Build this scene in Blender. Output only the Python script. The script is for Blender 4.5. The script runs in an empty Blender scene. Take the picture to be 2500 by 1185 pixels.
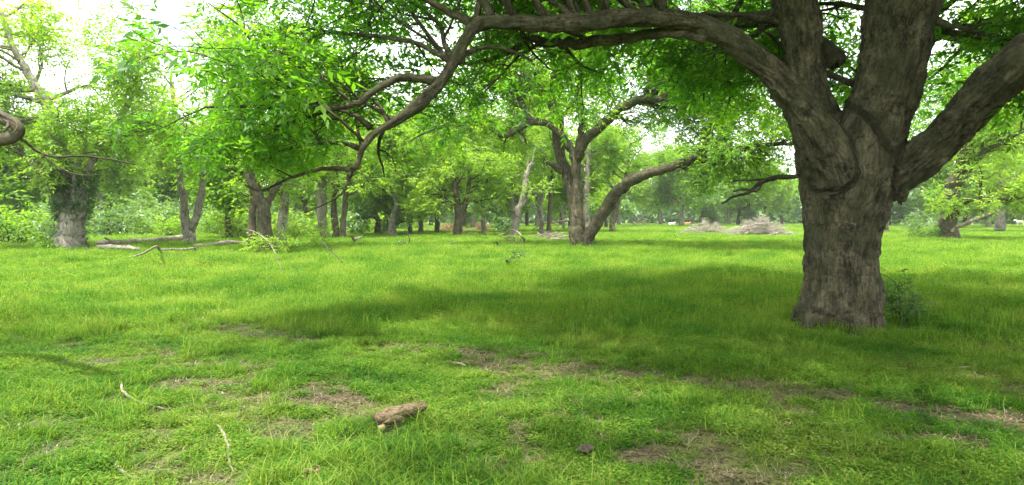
import bpy, math, random
import numpy as np
from mathutils import Vector

SC = bpy.context.scene
COL = SC.collection
# ------------------------------------------------------------------ camera
F, CX, CY, HOR, EYE = 1600.0, 1250.0, 592.5, 535.0, 1.6
PITCH = math.atan((CY - HOR) / F)
cam = bpy.data.cameras.new('camera')
cam.sensor_width = 36.0
cam.lens = F / 2500.0 * 36.0
cam.clip_end = 6000
camo = bpy.data.objects.new('camera', cam)
COL.objects.link(camo)
camo.location = (0, 0, EYE)
camo.rotation_euler = (math.pi / 2 - PITCH, 0, 0)
SC.camera = camo
# ------------------------------------------------------------------ sky, sun, exposure
SUN_EL, SUN_AZ = math.radians(70), math.radians(205)      # azimuth measured from +Y towards +X
world = bpy.data.worlds.new('World')
SC.world = world
world.use_nodes = True
nt = world.node_tree
nt.nodes.clear()
wo = nt.nodes.new('ShaderNodeOutputWorld')
bg = nt.nodes.new('ShaderNodeBackground')
sky = nt.nodes.new('ShaderNodeTexSky')
sky.sky_type = 'NISHITA'
sky.sun_disc = False
sky.sun_elevation = SUN_EL
sky.sun_rotation = SUN_AZ
sky.dust_density = 3.0
tc = nt.nodes.new('ShaderNodeTexCoord')
mp = nt.nodes.new('ShaderNodeMapping')
mp.inputs['Scale'].default_value = (1, 1, 2.2)
nz = nt.nodes.new('ShaderNodeTexNoise')
nz.inputs['Scale'].default_value = 3.2
nz.inputs['Detail'].default_value = 7
rp = nt.nodes.new('ShaderNodeValToRGB')
rp.color_ramp.elements[0].position = 0.36
rp.color_ramp.elements[1].position = 0.50
rp.color_ramp.elements[0].color = (.25, .25, .25, 1)
mx = nt.nodes.new('ShaderNodeMix')
mx.data_type = 'RGBA'
mx.inputs[7].default_value = (11.0, 11.3, 11.8, 1)          # bright thin cloud
nt.links.new(tc.outputs['Generated'], mp.inputs['Vector'])
nt.links.new(mp.outputs[0], nz.inputs['Vector'])
nt.links.new(nz.outputs['Fac'], rp.inputs['Fac'])
nt.links.new(rp.outputs['Color'], mx.inputs[0])
nt.links.new(sky.outputs[0], mx.inputs[6])
nt.links.new(mx.outputs[2], bg.inputs['Color'])
bg.inputs['Strength'].default_value = 0.125
nt.links.new(bg.outputs[0], wo.inputs['Surface'])
sun = bpy.data.lights.new('sun', 'SUN')
sun.energy = 4.6
sun.angle = math.radians(1.4)
sun.color = (1.0, 0.955, 0.87)
suno = bpy.data.objects.new('sun', sun)
COL.objects.link(suno)
sd = Vector((math.sin(SUN_AZ) * math.cos(SUN_EL), math.cos(SUN_AZ) * math.cos(SUN_EL), math.sin(SUN_EL)))
suno.rotation_euler = sd.to_track_quat('Z', 'Y').to_euler()
suno.location = (0, 0, 60)
SC.view_settings.view_transform = 'Standard'
SC.view_settings.look = 'None'
SC.view_settings.gamma = 1
SC.view_settings.exposure = 1.38
SC.view_settings.use_curve_mapping = False
cy = SC.cycles
cy.use_denoising = True
cy.max_bounces = 8
cy.diffuse_bounces = 4
cy.transmission_bounces = 5
cy.glossy_bounces = 2
cy.transparent_max_bounces = 4
cy.sample_clamp_indirect = 8
cy.caustics_reflective = False
cy.caustics_refractive = False

# ------------------------------------------------------------------ helpers
rng = np.random.default_rng(11)
CP, SP = math.cos(PITCH), math.sin(PITCH)


def P(u, v, Y):
    """the place that stands Y metres ahead and shows at (u, v) of the photograph"""
    x, y = (u - CX) / F, -(v - CY) / F
    d = np.array((x, CP + y * SP, -SP + y * CP))
    return np.array((0, 0, EYE)) + d * (Y / d[1])


def G(u, v):
    x, y = (u - CX) / F, -(v - CY) / F
    d = np.array((x, CP + y * SP, -SP + y * CP))
    return np.array((0, 0, EYE)) + d * (EYE / -d[2])


def hash3(ix, iy, iz, seed=0):
    h = (ix.astype(np.int64) * 374761393 + iy.astype(np.int64) * 668265263 + iz.astype(np.int64) * 2147483647 + seed * 974711) & 0xffffffff
    h = ((h ^ (h >> 13)) * 1274126177) & 0xffffffff
    h = h ^ (h >> 16)
    return (h & 0xffff) / 65535.0


def vnoise(p, seed=0):
    p = np.asarray(p, float)
    i = np.floor(p).astype(np.int64)
    f = p - i
    f = f * f * (3 - 2 * f)
    r = 0
    for dx in (0, 1):
        for dy in (0, 1):
            for dz in (0, 1):
                w = (f[:, 0] if dx else 1 - f[:, 0]) * (f[:, 1] if dy else 1 - f[:, 1]) * (f[:, 2] if dz else 1 - f[:, 2])
                r = r + w * hash3(i[:, 0] + dx, i[:, 1] + dy, i[:, 2] + dz, seed)
    return r


def fbm(p, seed=0, oct=3):
    a, r, t = 1.0, 0, 0
    p = np.asarray(p, float)
    for k in range(oct):
        r = r + a * vnoise(p * 2 ** k, seed + k)
        t += a
        a *= .5
    return r / t


def unit(v):
    v = np.asarray(v, float)
    return v / np.maximum(np.linalg.norm(v, axis=-1, keepdims=True), 1e-9)


def ground_z(x, y):
    x = np.atleast_1d(np.asarray(x, float)); y = np.atleast_1d(np.asarray(y, float))
    p = np.stack([x * .35, y * .35, x * 0], 1)
    q = np.stack([x * 1.7, y * 1.7, x * 0 + 5], 1)
    return (fbm(p, 3, 2) - .5) * .12 + (fbm(q, 8, 2) - .5) * .05


def mesh_np(name, verts, faces, smooth=False, attrs=None, fattrs=None):
    """verts (n,3); faces (m,k)"""
    verts = np.asarray(verts, np.float32); faces = np.asarray(faces, np.int32)
    me = bpy.data.meshes.new(name)
    m, k = faces.shape
    me.vertices.add(len(verts)); me.vertices.foreach_set('co', verts.ravel())
    me.loops.add(m * k); me.loops.foreach_set('vertex_index', faces.ravel())
    me.polygons.add(m)
    me.polygons.foreach_set('loop_start', np.arange(0, m * k, k, dtype=np.int32))
    me.polygons.foreach_set('use_smooth', np.full(m, smooth))
    me.update(calc_edges=True)
    for nm, a in (attrs or {}).items():
        t = me.attributes.new(nm, 'FLOAT_VECTOR', 'POINT')
        t.data.foreach_set('vector', np.asarray(a, np.float32).ravel())
    for nm, a in (fattrs or {}).items():
        t = me.attributes.new(nm, 'FLOAT', 'FACE')
        t.data.foreach_set('value', np.asarray(a, np.float32).ravel())
    return me


def link(name, me, mat=None, parent=None, loc=None, kind=None):
    o = bpy.data.objects.new(name, me)
    COL.objects.link(o)
    if mat is not None and not me.materials:
        me.materials.append(mat)
    if parent is not None:
        o.parent = parent
    if loc is not None:
        o.location = [float(c) for c in loc]
    if kind:
        o['kind'] = kind
    return o


def thing(name, label, cat, loc=(0, 0, 0), rz=0, group=None):
    o = bpy.data.objects.new(name, None)
    COL.objects.link(o)
    o.empty_display_size = .3
    o.location = [float(c) for c in loc]
    o.rotation_euler = (0, 0, rz)
    o['label'] = label; o['category'] = cat
    if group:
        o['group'] = group
    return o


def tag(o, label, cat, group=None):
    o['label'] = label; o['category'] = cat
    if group:
        o['group'] = group
    return o


def smooth_path(pts, rad, sub=4, wob=0.0, seed=0):
    """Catmull-Rom through pts (n,3) with radii"""
    pts = np.asarray(pts, float); rad = np.asarray(rad, float)
    n = len(pts)
    if n < 3:
        t = np.linspace(0, 1, sub + 1)[:, None]
        q = pts[0] * (1 - t) + pts[-1] * t
        r = rad[0] * (1 - t[:, 0]) + rad[-1] * t[:, 0]
    else:
        e = np.vstack([2 * pts[0] - pts[1], pts, 2 * pts[-1] - pts[-2]])
        q, r = [], []
        for i in range(n - 1):
            p0, p1, p2, p3 = e[i], e[i + 1], e[i + 2], e[i + 3]
            for k in range(sub):
                t = k / sub
                q.append(.5 * ((2 * p1) + (-p0 + p2) * t + (2 * p0 - 5 * p1 + 4 * p2 - p3) * t * t + (-p0 + 3 * p1 - 3 * p2 + p3) * t ** 3))
                r.append(rad[i] * (1 - t) + rad[i + 1] * t)
        q.append(pts[-1]); r.append(rad[-1])
        q, r = np.array(q), np.array(r)
    if wob:
        g = np.random.default_rng(seed)
        q[1:-1] += g.normal(0, 1, q[1:-1].shape) * (wob * r[1:-1, None])
        r = r * (1 + g.normal(0, .06, len(r)))
    return q, r


def frames(q):
    t = unit(np.gradient(q, axis=0))
    n = np.zeros_like(q)
    a = np.array((0, 1., 0)) if abs(t[0][1]) < .9 else np.array((1., 0, 0))
    v = unit(a - t[0] * a.dot(t[0]))
    for i in range(len(q)):
        v = unit(v - t[i] * v.dot(t[i]))
        n[i] = v
    return t, n, np.cross(t, n)


class Wood:
    """collects tubes, builds ONE mesh with a 'bark' coordinate (cylinder space)"""
    def __init__(self):
        self.v, self.f, self.a, self.n, self.chains = [], [], [], 0, []

    def tube(self, q, r, sides=8, lump=0.06, seed=0):
        q = np.asarray(q); r = np.asarray(r)
        t, n, b = frames(q)
        s = np.concatenate([[0], np.cumsum(np.linalg.norm(np.diff(q, axis=0), axis=1))])
        th = np.linspace(0, 2 * np.pi, sides, endpoint=False)
        c, sn = np.cos(th), np.sin(th)
        rr = r[:, None] * np.ones(sides)[None]
        if lump:
            bx = np.stack([(c[None] * 1.3 + 0 * s[:, None]).ravel(), (sn[None] * 1.3 + 0 * s[:, None]).ravel(), (s[:, None] * 1.2 / max(r.mean() * 3, .02) + 0 * c[None]).ravel()], 1)
            rr = rr * (1 + lump * 4 * (vnoise(bx, seed).reshape(rr.shape) - .5))
        v = q[:, None] + rr[..., None] * (c[None, :, None] * n[:, None] + sn[None, :, None] * b[:, None])
        off = seed * 1.37 % 17
        a = np.stack([rr * c + off, rr * sn, s[:, None] + 0 * rr], -1)
        m = len(q)
        i = np.arange(m - 1)[:, None] * sides; j = np.arange(sides)[None]; j2 = (j + 1) % sides
        f = np.stack([i + j, i + j2, i + sides + j2, i + sides + j], -1).reshape(-1, 4) + self.n
        self.v.append(v.reshape(-1, 3)); self.a.append(a.reshape(-1, 3)); self.f.append(f)
        self.n += m * sides
        # end caps: centre point fans written as degenerate-free quads of a folded ring
        for e, idx in ((0, 0), (1, m - 1)):
            base = self.n - m * sides + idx * sides
            cpt = q[idx] + (t[idx] * r[idx] * .25 if e else -t[idx] * r[idx] * .1)
            self.v.append(cpt[None]); self.a.append(np.array([[off, 0, s[idx]]]))
            ci = self.n
            self.n += 1
            h = np.arange(0, sides - 1, 2)
            ff = np.stack([np.full(len(h), ci), base + h, base + (h + 1) % sides, base + (h + 2) % sides], -1)
            if e == 0:
                ff = ff[:, ::-1]
            self.f.append(ff)
            # keep index base right for the second cap
            if e == 0:
                self.n_fix = 1
                m_s = m * sides
                self.cap_base = self.n - 1 - m_s
                # second cap base
                base2 = self.cap_base + (m - 1) * sides
                cpt = q[-1] + t[-1] * r[-1] * .25
                self.v.append(cpt[None]); self.a.append(np.array([[off, 0, s[-1]]]))
                ci = self.n
                self.n += 1
                self.f.append(np.stack([np.full(len(h), ci), base2 + h, base2 + (h + 1) % sides, base2 + (h + 2) % sides], -1))
                break
        self.chains.append((q, r))

    def mesh(self, name):
        return mesh_np(name, np.vstack(self.v), np.vstack(self.f), True, {'bark': np.vstack(self.a)})


def leaves_np(base, dirv, up, L, kind='fine', g=None):
    """compound leaves: base (n,3), dir (n,3); returns verts (m,4,3)"""
    g = g or rng
    n = len(base)
    d = unit(dirv)
    side = unit(np.cross(d, up) + 1e-6)
    nrm = np.cross(side, d)
    if kind == 'fine':
        ks = [(.18, -1), (.18, 1), (.42, -1), (.42, 1), (.66, -1), (.66, 1), (.88, -1), (.88, 1), (1.0, 0)]
        ll, ww = .36, .12
    elif kind == 'mid':
        ks = [(.25, -1), (.3, 1), (.65, -1), (.7, 1), (.95, 0)]
        ll, ww = .48, .20
    else:
        ks = [(.2, -1), (.5, 1), (.8, 0)]
        ll, ww = .75, .42
    out, tint = [], []
    base_t = g.random(n)
    for t, s in ks:
        p = base + d * (L * t)[:, None] - np.array((0, 0, 1)) * (L * t * t * .22)[:, None]
        ang = (s * (62 - 28 * t)) * math.pi / 180 + g.normal(0, .2, n)
        ld = d * np.cos(ang)[:, None] + side * np.sin(ang)[:, None]
        ld = unit(ld - np.array((0, 0, 1)) * (.22 + .25 * g.random(n))[:, None] + nrm * g.normal(0, .2, n)[:, None])
        roll = g.normal(0, .5, n)
        sd_ = unit(np.cross(ld, nrm))
        wv = sd_ * np.cos(roll)[:, None] + np.cross(sd_, ld) * np.sin(roll)[:, None]
        l_ = L * ll * (.8 + .4 * g.random(n)); w_ = L * ww * (.8 + .4 * g.random(n))
        tip = p + ld * l_[:, None]
        m = p + ld * (l_ * .42)[:, None]
        a = m + wv * (w_ * .5)[:, None]; b = m - wv * (w_ * .5)[:, None]
        out.append(np.stack([p, a, tip, b], 1)); tint.append(base_t * .75 + .25 * g.random(n))
    return np.concatenate(out), np.concatenate(tint)


def leaf_mesh(name, chunks):
    v = np.concatenate([c[0] for c in chunks]); t = np.concatenate([c[1] for c in chunks])
    return mesh_np(name, v.reshape(-1, 3), np.arange(len(v) * 4).reshape(-1, 4), False, None, {'tint': t})


def spray(paths, per_m, L, kind, g, sp=.12):
    """compound leaves along twig paths"""
    B, D = [], []
    for q, r in paths:
        seg = np.diff(q, axis=0); ln = np.linalg.norm(seg, axis=1)
        n = max(2, int(ln.sum() * per_m * (.7 + .6 * g.random())))
        k = g.choice(len(seg), n, p=ln / ln.sum()); t = g.random(n)
        p = q[k] + seg[k] * t[:, None] + g.normal(0, sp, (n, 3))
        rad = g.normal(0, 1, (n, 3)); rad[:, 2] *= .45
        D.append(unit(unit(seg[k]) * .6 + unit(rad))); B.append(p)
    B = np.vstack(B); D = np.vstack(D)
    up = unit(np.array((0, 0, 1.)) + g.normal(0, .35, B.shape))
    return leaves_np(B, D, up, L * (.7 + .6 * g.random(len(B))), kind, g)


FILTER = None


def grow(start, d, length, r0, level, wood, twigs, g, up=.05, kids=(5, 5, 4), flat=.6, wig=.16, sides=6, ratio=.55, t0=.25):
    n = 6
    d = unit(d)
    q = [np.array(start, float)]
    for i in range(n):
        d = unit(d + g.normal(0, wig, 3) + np.array((0, 0, up)))
        q.append(q[-1] + d * length / n)
    q = np.array(q); r = np.linspace(r0, max(r0 * .35, .004), n + 1)
    if FILTER and not (FILTER(q[-1]) and FILTER(q[3])):
        return
    wood.tube(q, r, sides, 0)
    if level == 0:
        twigs.append((q[1:], r[1:]))
        return
    k = kids[len(kids) - level] if level <= len(kids) else kids[0]
    for c in range(k):
        t = t0 + (1 - t0) * (c + g.random()) / k
        x = t * n; i = min(int(x), n - 1)
        p = q[i] + (q[i + 1] - q[i]) * (x - i)
        dd = unit(q[i + 1] - q[i])
        rad = g.normal(0, 1, 3); rad -= dd * rad.dot(dd); rad = unit(rad)
        a = math.radians(g.uniform(30, 68))
        nd = dd * math.cos(a) + rad * math.sin(a); nd[2] *= flat
        grow(p, nd, length * ratio * g.uniform(.75, 1.25), max(r0 * (1 - .6 * t) * .6, .006), level - 1, wood, twigs, g, up, kids, flat, wig * 1.1, max(3, sides - 1), ratio, .15)


# ------------------------------------------------------------------ materials
def newmat(name):
    m = bpy.data.materials.new(name)
    m.use_nodes = True
    t = m.node_tree
    t.nodes.clear()
    out = t.nodes.new('ShaderNodeOutputMaterial')
    return m, t, out


def N(t, kind, **kw):
    n = t.nodes.new(kind)
    for k, v in kw.items():
        if k.startswith('i_'):
            n.inputs[k[2:].replace('_', ' ')].default_value = v
        else:
            setattr(n, k, v)
    return n


def ramp(t, stops, src=None):
    n = t.nodes.new('ShaderNodeValToRGB')
    e = n.color_ramp.elements
    while len(e) < len(stops):
        e.new(.5)
    for el, (p, c) in zip(e, stops):
        el.position = p; el.color = (*c, 1)
    if src:
        t.links.new(src, n.inputs['Fac'])
    return n


def bark_mat(name, dark, mid, pale, moss=(.08, .085, .03), scale=1.0, moss_amt=.35, bump=.6):
    m, t, out = newmat(name)
    at = N(t, 'ShaderNodeAttribute', attribute_name='bark')
    mpn = N(t, 'ShaderNodeMapping'); mpn.inputs['Scale'].default_value = (scale, scale, scale * .15)
    t.links.new(at.outputs['Vector'], mpn.inputs['Vector'])
    n0 = N(t, 'ShaderNodeTexNoise'); n0.inputs['Scale'].default_value = 9; n0.inputs['Detail'].default_value = 4
    t.links.new(mpn.outputs[0], n0.inputs['Vector'])
    wv = N(t, 'ShaderNodeVectorMath', operation='MULTIPLY_ADD')
    wv.inputs[1].default_value = (.2, .2, .3)
    t.links.new(n0.outputs['Color'], wv.inputs[0]); t.links.new(mpn.outputs[0], wv.inputs[2])
    vo = N(t, 'ShaderNodeTexVoronoi', feature='DISTANCE_TO_EDGE'); vo.inputs['Scale'].default_value = 15
    t.links.new(wv.outputs[0], vo.inputs['Vector'])
    mp2 = N(t, 'ShaderNodeMapping'); mp2.inputs['Scale'].default_value = (scale, scale, scale * .35)
    t.links.new(at.outputs['Vector'], mp2.inputs['Vector'])
    n2 = N(t, 'ShaderNodeTexNoise'); n2.inputs['Scale'].default_value = 16; n2.inputs['Detail'].default_value = 8; n2.inputs['Roughness'].default_value = .7
    t.links.new(mp2.outputs[0], n2.inputs['Vector'])
    n3 = N(t, 'ShaderNodeTexNoise'); n3.inputs['Scale'].default_value = 2.2; n3.inputs['Detail'].default_value = 4
    t.links.new(at.outputs['Vector'], n3.inputs['Vector'])
    vr = N(t, 'ShaderNodeMapRange'); vr.inputs['From Max'].default_value = .22
    t.links.new(vo.outputs['Distance'], vr.inputs['Value'])
    mul = N(t, 'ShaderNodeMath', operation='MULTIPLY')
    add = N(t, 'ShaderNodeMath', operation='ADD')
    t.links.new(vr.outputs[0], mul.inputs[0]); mul.inputs[1].default_value = .05
    mp3 = N(t, 'ShaderNodeMapping'); mp3.inputs['Scale'].default_value = (scale, scale, scale * .75)
    t.links.new(at.outputs['Vector'], mp3.inputs['Vector'])
    n4 = N(t, 'ShaderNodeTexNoise'); n4.inputs['Scale'].default_value = 26; n4.inputs['Detail'].default_value = 9; n4.inputs['Roughness'].default_value = .75
    t.links.new(mp3.outputs[0], n4.inputs['Vector'])
    n5 = N(t, 'ShaderNodeTexNoise'); n5.inputs['Scale'].default_value = 4.5; n5.inputs['Detail'].default_value = 5; n5.inputs['Roughness'].default_value = .6
    t.links.new(mp3.outputs[0], n5.inputs['Vector'])
    m2 = N(t, 'ShaderNodeMath', operation='MULTIPLY_ADD'); m2.inputs[1].default_value = .34
    m4 = N(t, 'ShaderNodeMath', operation='MULTIPLY_ADD'); m4.inputs[1].default_value = .52
    m5 = N(t, 'ShaderNodeMath', operation='MULTIPLY'); m5.inputs[1].default_value = .42
    t.links.new(n5.outputs['Fac'], m5.inputs[0]); t.links.new(n4.outputs['Fac'], m4.inputs[0]); t.links.new(m5.outputs[0], m4.inputs[2])
    t.links.new(n2.outputs['Fac'], m2.inputs[0]); t.links.new(m4.outputs[0], m2.inputs[2])
    t.links.new(mul.outputs[0], add.inputs[0]); t.links.new(m2.outputs[0], add.inputs[1])
    cr = ramp(t, [(.56, dark), (.665, mid), (.80, pale)], add.outputs[0])
    mr = ramp(t, [(.42, (0, 0, 0)), (.62, (moss_amt,) * 3)], n3.outputs['Fac'])
    mi = N(t, 'ShaderNodeMix', data_type='RGBA'); mi.inputs[7].default_value = (*moss, 1)
    t.links.new(mr.outputs[0], mi.inputs[0]); t.links.new(cr.outputs[0], mi.inputs[6])
    bp = N(t, 'ShaderNodeBump'); bp.inputs['Strength'].default_value = bump; bp.inputs['Distance'].default_value = .05 / scale
    t.links.new(add.outputs[0], bp.inputs['Height'])
    pb = N(t, 'ShaderNodeBsdfPrincipled'); pb.inputs['Roughness'].default_value = .92
    pb.inputs['Specular IOR Level'].default_value = .2
    t.links.new(mi.outputs[2], pb.inputs['Base Color']); t.links.new(bp.outputs[0], pb.inputs['Normal'])
    t.links.new(pb.outputs[0], out.inputs['Surface'])
    return m


def leaf_mat(name, cols, trans=1.0, noise=.25, tmix=.5, rough=.5, gloss=.06):
    """cols: ramp stops over the per-leaf tint"""
    m, t, out = newmat(name)
    at = N(t, 'ShaderNodeAttribute', attribute_name='tint')
    ge = N(t, 'ShaderNodeNewGeometry')
    nz_ = N(t, 'ShaderNodeTexNoise'); nz_.inputs['Scale'].default_value = noise; nz_.inputs['Detail'].default_value = 2
    t.links.new(ge.outputs['Position'], nz_.inputs['Vector'])
    ad = N(t, 'ShaderNodeMath', operation='MULTIPLY_ADD'); ad.inputs[1].default_value = .55
    sb = N(t, 'ShaderNodeMath', operation='MULTIPLY_ADD'); sb.inputs[1].default_value = 1.3; sb.inputs[2].default_value = -.4
    t.links.new(nz_.outputs['Fac'], sb.inputs[0])
    t.links.new(at.outputs['Fac'], ad.inputs[0])
    s2 = N(t, 'ShaderNodeMath', operation='MULTIPLY'); s2.inputs[1].default_value = .75
    t.links.new(sb.outputs[0], s2.inputs[0]); t.links.new(s2.outputs[0], ad.inputs[2])
    cr = ramp(t, cols, ad.outputs[0])
    df = N(t, 'ShaderNodeBsdfDiffuse')
    t.links.new(cr.outputs[0], df.inputs['Color'])
    tr = N(t, 'ShaderNodeBsdfTranslucent')
    tm = N(t, 'ShaderNodeMix', data_type='RGBA', blend_type='MULTIPLY'); tm.inputs[0].default_value = 1
    tm.inputs[7].default_value = (2.6 * trans, 2.4 * trans, 1.1 * trans, 1)
    t.links.new(cr.outputs[0], tm.inputs[6]); t.links.new(tm.outputs[2], tr.inputs['Color'])
    ms = N(t, 'ShaderNodeMixShader'); ms.inputs[0].default_value = tmix
    t.links.new(df.outputs[0], ms.inputs[1]); t.links.new(tr.outputs[0], ms.inputs[2])
    gl = N(t, 'ShaderNodeBsdfGlossy'); gl.inputs['Roughness'].default_value = rough; gl.inputs['Color'].default_value = (.9, 1, .9, 1)
    m2 = N(t, 'ShaderNodeMixShader'); m2.inputs[0].default_value = gloss
    t.links.new(ms.outputs[0], m2.inputs[1]); t.links.new(gl.outputs[0], m2.inputs[2])
    t.links.new(m2.outputs[0], out.inputs['Surface'])
    return m


M_BARK = bark_mat('bark_dark', (.014, .012, .007), (.070, .060, .036), (.17, .15, .095), moss=(.04, .045, .018), moss_amt=.6, bump=.8)
M_BARKM = bark_mat('bark_brown', (.02, .016, .011), (.070, .058, .038), (.15, .13, .09), scale=.7)
M_BARKG = bark_mat('bark_grey', (.06, .054, .042), (.19, .172, .135), (.33, .30, .24), scale=.6, moss_amt=.2)
M_DEAD = bark_mat('dead_wood', (.08, .065, .045), (.24, .205, .155), (.42, .37, .29), moss_amt=.1)
M_PALE = bark_mat('bleached_brush', (.12, .10, .075), (.33, .295, .24), (.52, .48, .41), moss_amt=.05)
M_LOG = bark_mat('log_bark', (.02, .013, .008), (.13, .088, .052), (.30, .22, .14), moss_amt=.5, scale=2.5, bump=1.0)
M_LEAF = leaf_mat('leaf_near', [(.1, (.018, .070, .006)), (.5, (.045, .125, .008)), (.82, (.095, .19, .012)), (.97, (.17, .23, .02))], trans=1.7, tmix=.56, gloss=.02)
M_LEAF2 = leaf_mat('leaf_grove', [(.1, (.040, .105, .010)), (.5, (.10, .20, .016)), (.9, (.18, .28, .03))], trans=1.25, gloss=.02)
M_LEAF3 = leaf_mat('leaf_fresh', [(.1, (.065, .15, .018)), (.5, (.145, .25, .028)), (.9, (.23, .33, .05))], noise=.12, trans=1.2, gloss=.02)
M_LEAFB = leaf_mat('leaf_bluish', [(.1, (.045, .11, .025)), (.5, (.09, .18, .04)), (.9, (.15, .25, .06))], noise=.1)
M_IVY = leaf_mat('leaf_ivy', [(.1, (.015, .05, .008)), (.5, (.035, .09, .012)), (.9, (.07, .14, .015))], noise=1)
M_GRASS = leaf_mat('grass_blade', [(.10, (.022, .090, .014)), (.40, (.066, .160, .015)), (.64, (.150, .232, .030)), (.97, (.26, .28, .085))], noise=.7, tmix=.42, gloss=.006)
M_STRAW = leaf_mat('straw_blade', [(.1, (.07, .060, .022)), (.5, (.125, .108, .045)), (.9, (.21, .18, .08))], noise=1, tmix=.25)


def ground_mat():
    m, t, out = newmat('meadow_soil')
    ge = N(t, 'ShaderNodeNewGeometry')
    n1 = N(t, 'ShaderNodeTexNoise'); n1.inputs['Scale'].default_value = .7; n1.inputs['Detail'].default_value = 6
    n2 = N(t, 'ShaderNodeTexNoise'); n2.inputs['Scale'].default_value = 25; n2.inputs['Detail'].default_value = 6
    for n in (n1, n2):
        t.links.new(ge.outputs['Position'], n.inputs['Vector'])
    c1 = ramp(t, [(.3, (.03, .022, .014)), (.55, (.085, .064, .04)), (.75, (.15, .115, .075))], n2.outputs['Fac'])
    c2 = ramp(t, [(.3, (.05, .09, .012)), (.7, (.12, .165, .028))], n2.outputs['Fac'])
    ds = N(t, 'ShaderNodeVectorMath', operation='LENGTH')
    t.links.new(ge.outputs['Position'], ds.inputs[0])
    mr = N(t, 'ShaderNodeMapRange'); mr.inputs['From Min'].default_value = 11; mr.inputs['From Max'].default_value = 24
    t.links.new(ds.outputs['Value'], mr.inputs['Value'])
    ad = N(t, 'ShaderNodeMath', operation='ADD', use_clamp=True)
    r1 = ramp(t, [(.38, (0, 0, 0)), (.6, (.75, .75, .75))], n1.outputs['Fac'])
    t.links.new(mr.outputs[0], ad.inputs[0]); t.links.new(r1.outputs[0], ad.inputs[1])
    mi = N(t, 'ShaderNodeMix', data_type='RGBA')
    t.links.new(ad.outputs[0], mi.inputs[0]); t.links.new(c1.outputs[0], mi.inputs[6]); t.links.new(c2.outputs[0], mi.inputs[7])
    bp = N(t, 'ShaderNodeBump'); bp.inputs['Strength'].default_value = .7; bp.inputs['Distance'].default_value = .03
    t.links.new(n2.outputs['Fac'], bp.inputs['Height'])
    pb = N(t, 'ShaderNodeBsdfPrincipled'); pb.inputs['Roughness'].default_value = .95
    pb.inputs['Specular IOR Level'].default_value = .1
    t.links.new(mi.outputs[2], pb.inputs['Base Color']); t.links.new(bp.outputs[0], pb.inputs['Normal'])
    t.links.new(pb.outputs[0], out.inputs['Surface'])
    return m


def plain_mat(name, c1, c2, sc=8, rough=.8):
    m, t, out = newmat(name)
    tcn = N(t, 'ShaderNodeTexCoord')
    n1 = N(t, 'ShaderNodeTexNoise'); n1.inputs['Scale'].default_value = sc; n1.inputs['Detail'].default_value = 5
    t.links.new(tcn.outputs['Object'], n1.inputs['Vector'])
    c = ramp(t, [(.35, c1), (.65, c2)], n1.outputs['Fac'])
    pb = N(t, 'ShaderNodeBsdfPrincipled'); pb.inputs['Roughness'].default_value = rough
    t.links.new(c.outputs[0], pb.inputs['Base Color'])
    bp = N(t, 'ShaderNodeBump'); bp.inputs['Strength'].default_value = .5; bp.inputs['Distance'].default_value = .01
    t.links.new(n1.outputs['Fac'], bp.inputs['Height']); t.links.new(bp.outputs[0], pb.inputs['Normal'])
    t.links.new(pb.outputs[0], out.inputs['Surface'])
    return m


# ------------------------------------------------------------------ ground
rr = np.concatenate([np.linspace(.3, 20, 110), np.geomspace(20.5, 3000, 90)])
na = 240
th = np.linspace(0, 2 * np.pi, na, endpoint=False)
gx = rr[:, None] * np.sin(th)[None]; gy = rr[:, None] * np.cos(th)[None]
gv = np.stack([gx.ravel(), gy.ravel(), ground_z(gx.ravel(), gy.ravel())], 1)
i = np.arange(len(rr) - 1)[:, None] * na; j = np.arange(na)[None]; j2 = (j + 1) % na
gf = np.stack([i + j2, i + j, i + na + j, i + na + j2], -1).reshape(-1, 4)
# middle disc
gv = np.vstack([gv, [[0, 0, float(ground_z(0, 0)[0])]]])
h = np.arange(0, na, 2)
gf = np.vstack([gf, np.stack([np.full(len(h), len(gv) - 1), (h + 2) % na, (h + 1) % na, h], -1)])
link('ground', mesh_np('ground', gv, gf, True), ground_mat(), kind='structure')


# ------------------------------------------------------------------ grass
def pix(x, y):
    """ground point to photograph pixel (used only to say where the worn track and bare patches lie)"""
    dy = y; z = -EYE
    f = dy * CP - z * SP; u = dy * SP + z * CP
    f = np.maximum(f, .1)
    return CX + F * x / f, CY - F * u / f


TR1 = [G(480, 790), G(640, 820), G(900, 852), G(1200, 880), G(1500, 912), G(1800, 945), G(2100, 988), G(2400, 1030), G(2750, 1090)]
TR2 = [G(300, 880), G(650, 960), G(820, 1010), G(1150, 1030), G(1430, 1095), G(1800, 1125), G(2300, 1170), G(2700, 1220)]


def seg_dist(x, y, line):
    best = np.full(len(x), 1e9)
    for a, b in zip(line[:-1], line[1:]):
        ax, ay = a[:2]; bx, by = b[:2]
        vx, vy = bx - ax, by - ay
        t = np.clip(((x - ax) * vx + (y - ay) * vy) / (vx * vx + vy * vy), 0, 1)
        best = np.minimum(best, np.hypot(x - ax - t * vx, y - ay - t * vy))
    return best


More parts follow.
